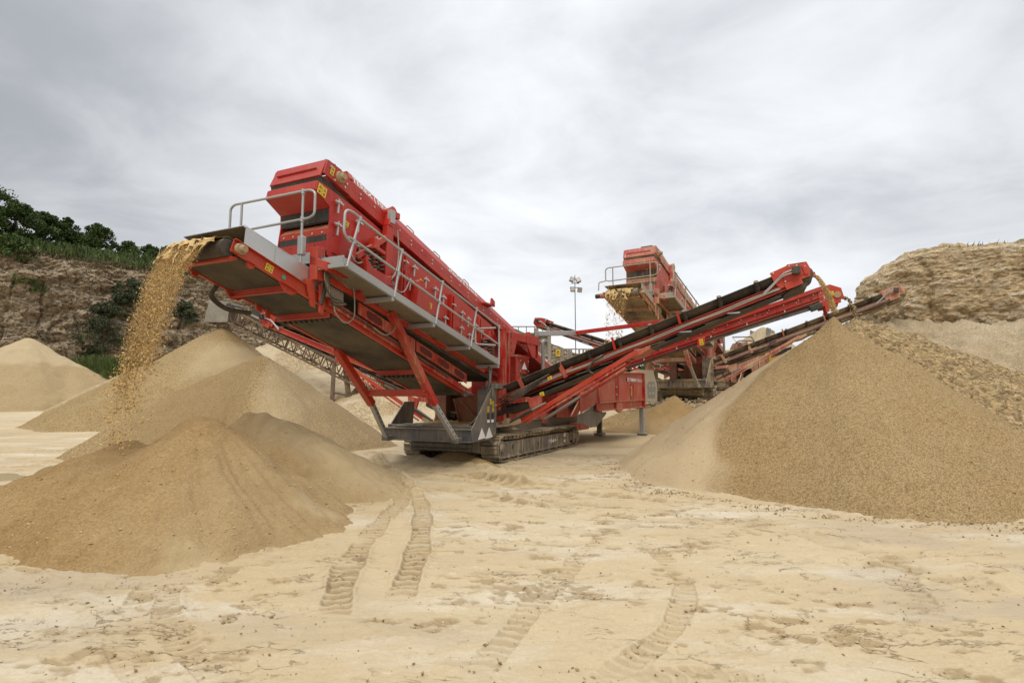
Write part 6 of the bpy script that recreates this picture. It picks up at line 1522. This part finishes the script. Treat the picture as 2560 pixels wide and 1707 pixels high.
t.add([c_+Vector(q) for q in ((-.55, -.55, .55), (.75, -.55, .45), (.75, .55, .45), (-.55, .55, .55), (-.80, -.6, -.85), (.65, -.6, -.85), (.65, .6, -.85), (-.80, .6, -.85))], [(0, 1, 5, 4), (1, 2, 6, 5), (2, 3, 7, 6), (3, 0, 4, 7), (0, 3, 2, 1)])
t.build('chute_box', CONC, lc)
t = MB(); t.cyl(A_+up_*.15-sd_*.6, A_+up_*.15+sd_*.6, .22, seg=16); t.build('head_drum', M['black'], lc); t = MB(); t.box(tuple(A_+d*1.4+up_*.2-sd_*.55-Vector((.4, .1, 0))), tuple(A_+d*1.4+up_*.2-sd_*.55+Vector((.4, .5, .5)))); t.build('head_drive', M['black'], lc)
gz = lambda p: Vector((p.x, p.y, -.2))
for (pt, pb) in (((838, 862), (830, 993)), ((858, 868), (877, 1012)), ((908, 950), (848, 1006)), ((935, 955), (896, 1024))):
    a = at(*pt, 33.6)-Vector(lc.location); b = at(*pb, 33.0)-Vector(lc.location); t = MB(); t.bar(a, b+Vector((0, 0, -.6)), .22, .22); t.build('trestle_leg', RUST, lc)
t = MB(); t.bar(at(832, 981, 33)-Vector(lc.location), at(900, 995, 33)-Vector(lc.location), .10, .12); t.bar(at(838, 871, 34)-Vector(lc.location), at(925, 935, 33.5)-Vector(lc.location), .12, .12); t.bar(at(690, 820, 34)-Vector(lc.location), at(832, 940, 33.3)-Vector(lc.location), .07, .08); t.build('trestle_brace', RUST, lc)

# floodlight mast
mp = at(1440, 945, 50); mast = empty('floodlight_mast', (mp.x, mp.y, 3.2)); tag(mast, 'slim dark mast with four floodlights standing against the sky', 'light mast')
t = MB(); topz = at(1440, 688, 50).z-3.2; t.cyl((0, 0, -.5), (0, 0, topz), .05, .032, 10); t.build('pole', M['hose'], mast)
t = MB(); t.bar((-.35, 0, topz-.75), (.4, 0, topz-.75), .06, .06); t.bar((-.45, 0, topz-1.15), (.6, 0, topz-1.15), .06, .06); t.build('cross_arm', M['hose'], mast)
for x_, z_, rx, ry in ((-.28, topz-.42, -.3, .35), (.30, topz-.48, -.3, -.35), (-.22, topz-1.32, -.15, 0), (.42, topz-1.38, .5, .1)):
    t = MB(); t.box((-.20, -.10, -.22), (.20, .12, .22)); f_ = t.build('floodlight', M['hose'], mast, .02); f_.location = (x_, -.12, z_); f_.rotation_euler = (rx, ry, 0)
    t = MB(); t.box((-.17, -.112, -.19), (.17, -.10, .19)); t.build('lamp_glass', LAMP, f_)

# old concrete and steel plant tower with railed platform, fence of posts beside it
tw = at(1357, 930, 38); tower = empty('plant_tower', (tw.x, tw.y, 0)); tag(tower, 'stained grey plant tower with railed platform behind the near machine', 'tower')
zt1 = at(1357, 822, 38).z; t = MB()
for x_ in (-.42, .42):
    for y_ in (-.4, .4): t.box((x_-.12, y_-.12, 2.0), (x_+.12, y_+.12, zt1))
for z_ in (3.4, 4.4, 5.4): t.box((-.54, -.5, z_), (.54, .5, z_+.14))
t.box((-.30, -.3, 2), (.30, .3, zt1-.3)); t.build('tower_frame', CONC, tower)
t = MB(); zz_ = at(1357, 834, 38).z
t.box((-2.2, -.5, zz_-.12), (.5, .6, zz_)); 
for x_ in np.linspace(-2.2, .5, 6): t.bar((x_, -.5, zz_), (x_, -.5, zz_+.42), .05, .05)
t.bar((-2.2, -.5, zz_+.42), (.5, -.5, zz_+.42), .06, .06); t.build('railed_platform', RUST, tower)
pf = at(1430, 940, 40); fence = empty('steel_fence', (pf.x, pf.y, 0)); tag(fence, 'grey fence of steel posts and rails with a yellow sign beyond the side conveyor', 'fence')
for px in (1376, 1391, 1400, 1407, 1419, 1423, 1428, 1448, 1458, 1470, 1484):
    a = at(px, 872, 40); t = MB(); t.bar((a.x-pf.x, 0, 2.0), (a.x-pf.x, 0, a.z), .12, .12); t.build('post', CONC if px % 2 else M['pipe'], fence)
for py in (872, 893, 925):
    a = at(1372, py, 40); b = at(1500, py+1, 40); t = MB(); t.bar((a.x-pf.x, .05, a.z), (b.x-pf.x, .05, b.z), .08, .08); t.build('fence_rail', M['pipe'], fence)
a = at(1395, 882, 39.8); t = MB(); t.box((a.x-pf.x-.16, -.2, a.z-.24), (a.x-pf.x+.16, -.17, a.z+.24)); sg = t.build('warning_sign', M['yellow'], fence)
t = MB(); t.ext([(a.x-pf.x-.09, -.205, a.z+.02), (a.x-pf.x+.09, -.205, a.z+.02), (a.x-pf.x, -.205, a.z+.18)], (0, .004, 0)); t.box((a.x-pf.x-.10, -.205, a.z-.09), (a.x-pf.x+.10, -.201, a.z-.05)); t.build('warning_symbol', M['ink'], sg)

# pale cabin with a dark plate beside the dusty machine
a = at(1634, 972, 31.5); cab = empty('plant_cabin', (a.x, a.y, 0)); tag(cab, 'dirty white steel cabin with a grey perforated plate, behind the red hopper', 'cabin')
t = MB(); t.ext([(-.95, 0, 1.4), (.20, 0, 1.4), (.20, 0, 2.4), (.0, 0, 3.2), (-.95, 0, 3.2)], (0, 1.6, 0)); cw = t.build('cabin_body', OLDW, cab, .03)
t = MB(); t.ext([(-.32, -.03, 1.65), (.06, -.03, 1.65), (.12, -.03, 2.2), (.03, -.03, 2.55), (-.26, -.03, 2.55), (-.36, -.03, 2.35)], (0, .02, 0)); pl_ = t.build('grey_plate', M['pipe'], cab)
t = MB()
for x_ in (-.22, -.03):
    for z_ in (1.9, 2.33): t.box((x_-.045, -.04, z_-.06), (x_+.045, -.03, z_+.06))
t.build('plate_window', OLDW, pl_)

# concrete bunker walls with the tall heap
for (x0_, x1_, y0_, y1_, Yd, lb) in ((1878, 1909, 825, 900, 59.5, 'left concrete bunker wall, half buried by the tall pale heap'), (1919, 1957, 818, 900, 56, 'right stained concrete bunker wall with a sloping skirt')):
    a = at(x0_, y0_, Yd); b = at(x1_, y1_, Yd); t = MB()
    t.ext([(a.x, Yd, b.z-3), (b.x, Yd+1.4, b.z-3), (b.x, Yd+1.4, a.z-.25), (a.x, Yd, a.z)], (.1, .6, 0)); t.box((a.x+.2, Yd-.05, a.z-.5), (a.x+.3, Yd+.0, a.z-.1))
    o = t.build('bunker_wall', CONC, None, .03); tag(o, lb, 'wall')
# maroon crusher feed box with a tubular guard frame
a = at(1846, 900, 46); cru = empty('crusher_hopper', (a.x, a.y, 0)); tag(cru, 'maroon notched crusher hopper with bent tubular guard rails behind the side conveyor', 'crusher')
L_ = lambda px, py: (at(px, py, 46).x-a.x, 0, at(px, py, 46).z)
t = MB(); t.ext([L_(1832, 925), L_(1843, 868), L_(1850, 854), L_(1859, 865), L_(1868, 853), L_(1878, 872), L_(1882, 925)], (0, 1.6, 0)); t.build('feed_box', M['brown'], cru, .03)
t = MB(); t.ext([L_(1822, 960), L_(1836, 885), L_(1844, 885), L_(1838, 960)], (0, .5, 0)); t.ext([L_(1874, 960), L_(1868, 885), L_(1880, 885), L_(1896, 960)], (0, .5, 0)); t.build('side_arm', M['brown'], cru, .03)
t = MB(); t.tube([L_(1846, 862), L_(1831, 843), L_(1878, 842), L_(1891, 861)], .05, 8); t.tube([L_(1834, 885), L_(1838, 858), L_(1848, 851), L_(1880, 852), L_(1894, 858)], .05, 8, .3); t.build('guard_rail', RUST, cru)
# yellow plant engine body
a = at(1935, 905, 43); ye = empty('yellow_loader', (a.x, a.y, 0)); tag(ye, 'worn yellow machine body with dark grilles half hidden by the huge gravel cone', 'plant machine')
L_ = lambda px, py, dy=0: (at(px, py, 43).x-a.x, dy, at(px, py, 43).z)
t = MB(); t.ext([L_(1905, 960), L_(1905, 888), L_(1922, 880), L_(1990, 868), L_(1990, 960)], (0, 2.0, 0)); t.ext([L_(1921, 960), L_(1921, 872), L_(1926, 872), L_(1926, 960)], (0, -.12, 0)); t.build('engine_body', YELL, ye, .04)
t = MB(); t.ext([L_(1928, 882, -.06), L_(1978, 866, -.06), L_(1978, 878, -.06), L_(1928, 892, -.06)], (0, .06, 0)); t.ext([L_(1908, 948, -.06), L_(1908, 900, -.06), L_(1918, 900, -.06), L_(1918, 948, -.06)], (0, .06, 0))
for k in range(3): t.ext([L_(1930, 900+9*k, -.06), L_(1960, 893+9*k, -.06), L_(1960, 895+9*k, -.06), L_(1930, 902+9*k, -.06)], (0, .06, 0))
t.build('grille', M['ink'], ye)
t = MB(); t.cyl((L_(1890, 930)[0], -.2, L_(1890, 930)[2]), (L_(1890, 930)[0], .5, L_(1890, 930)[2]), .85, seg=26); t.build('wheel', M['black'], ye)
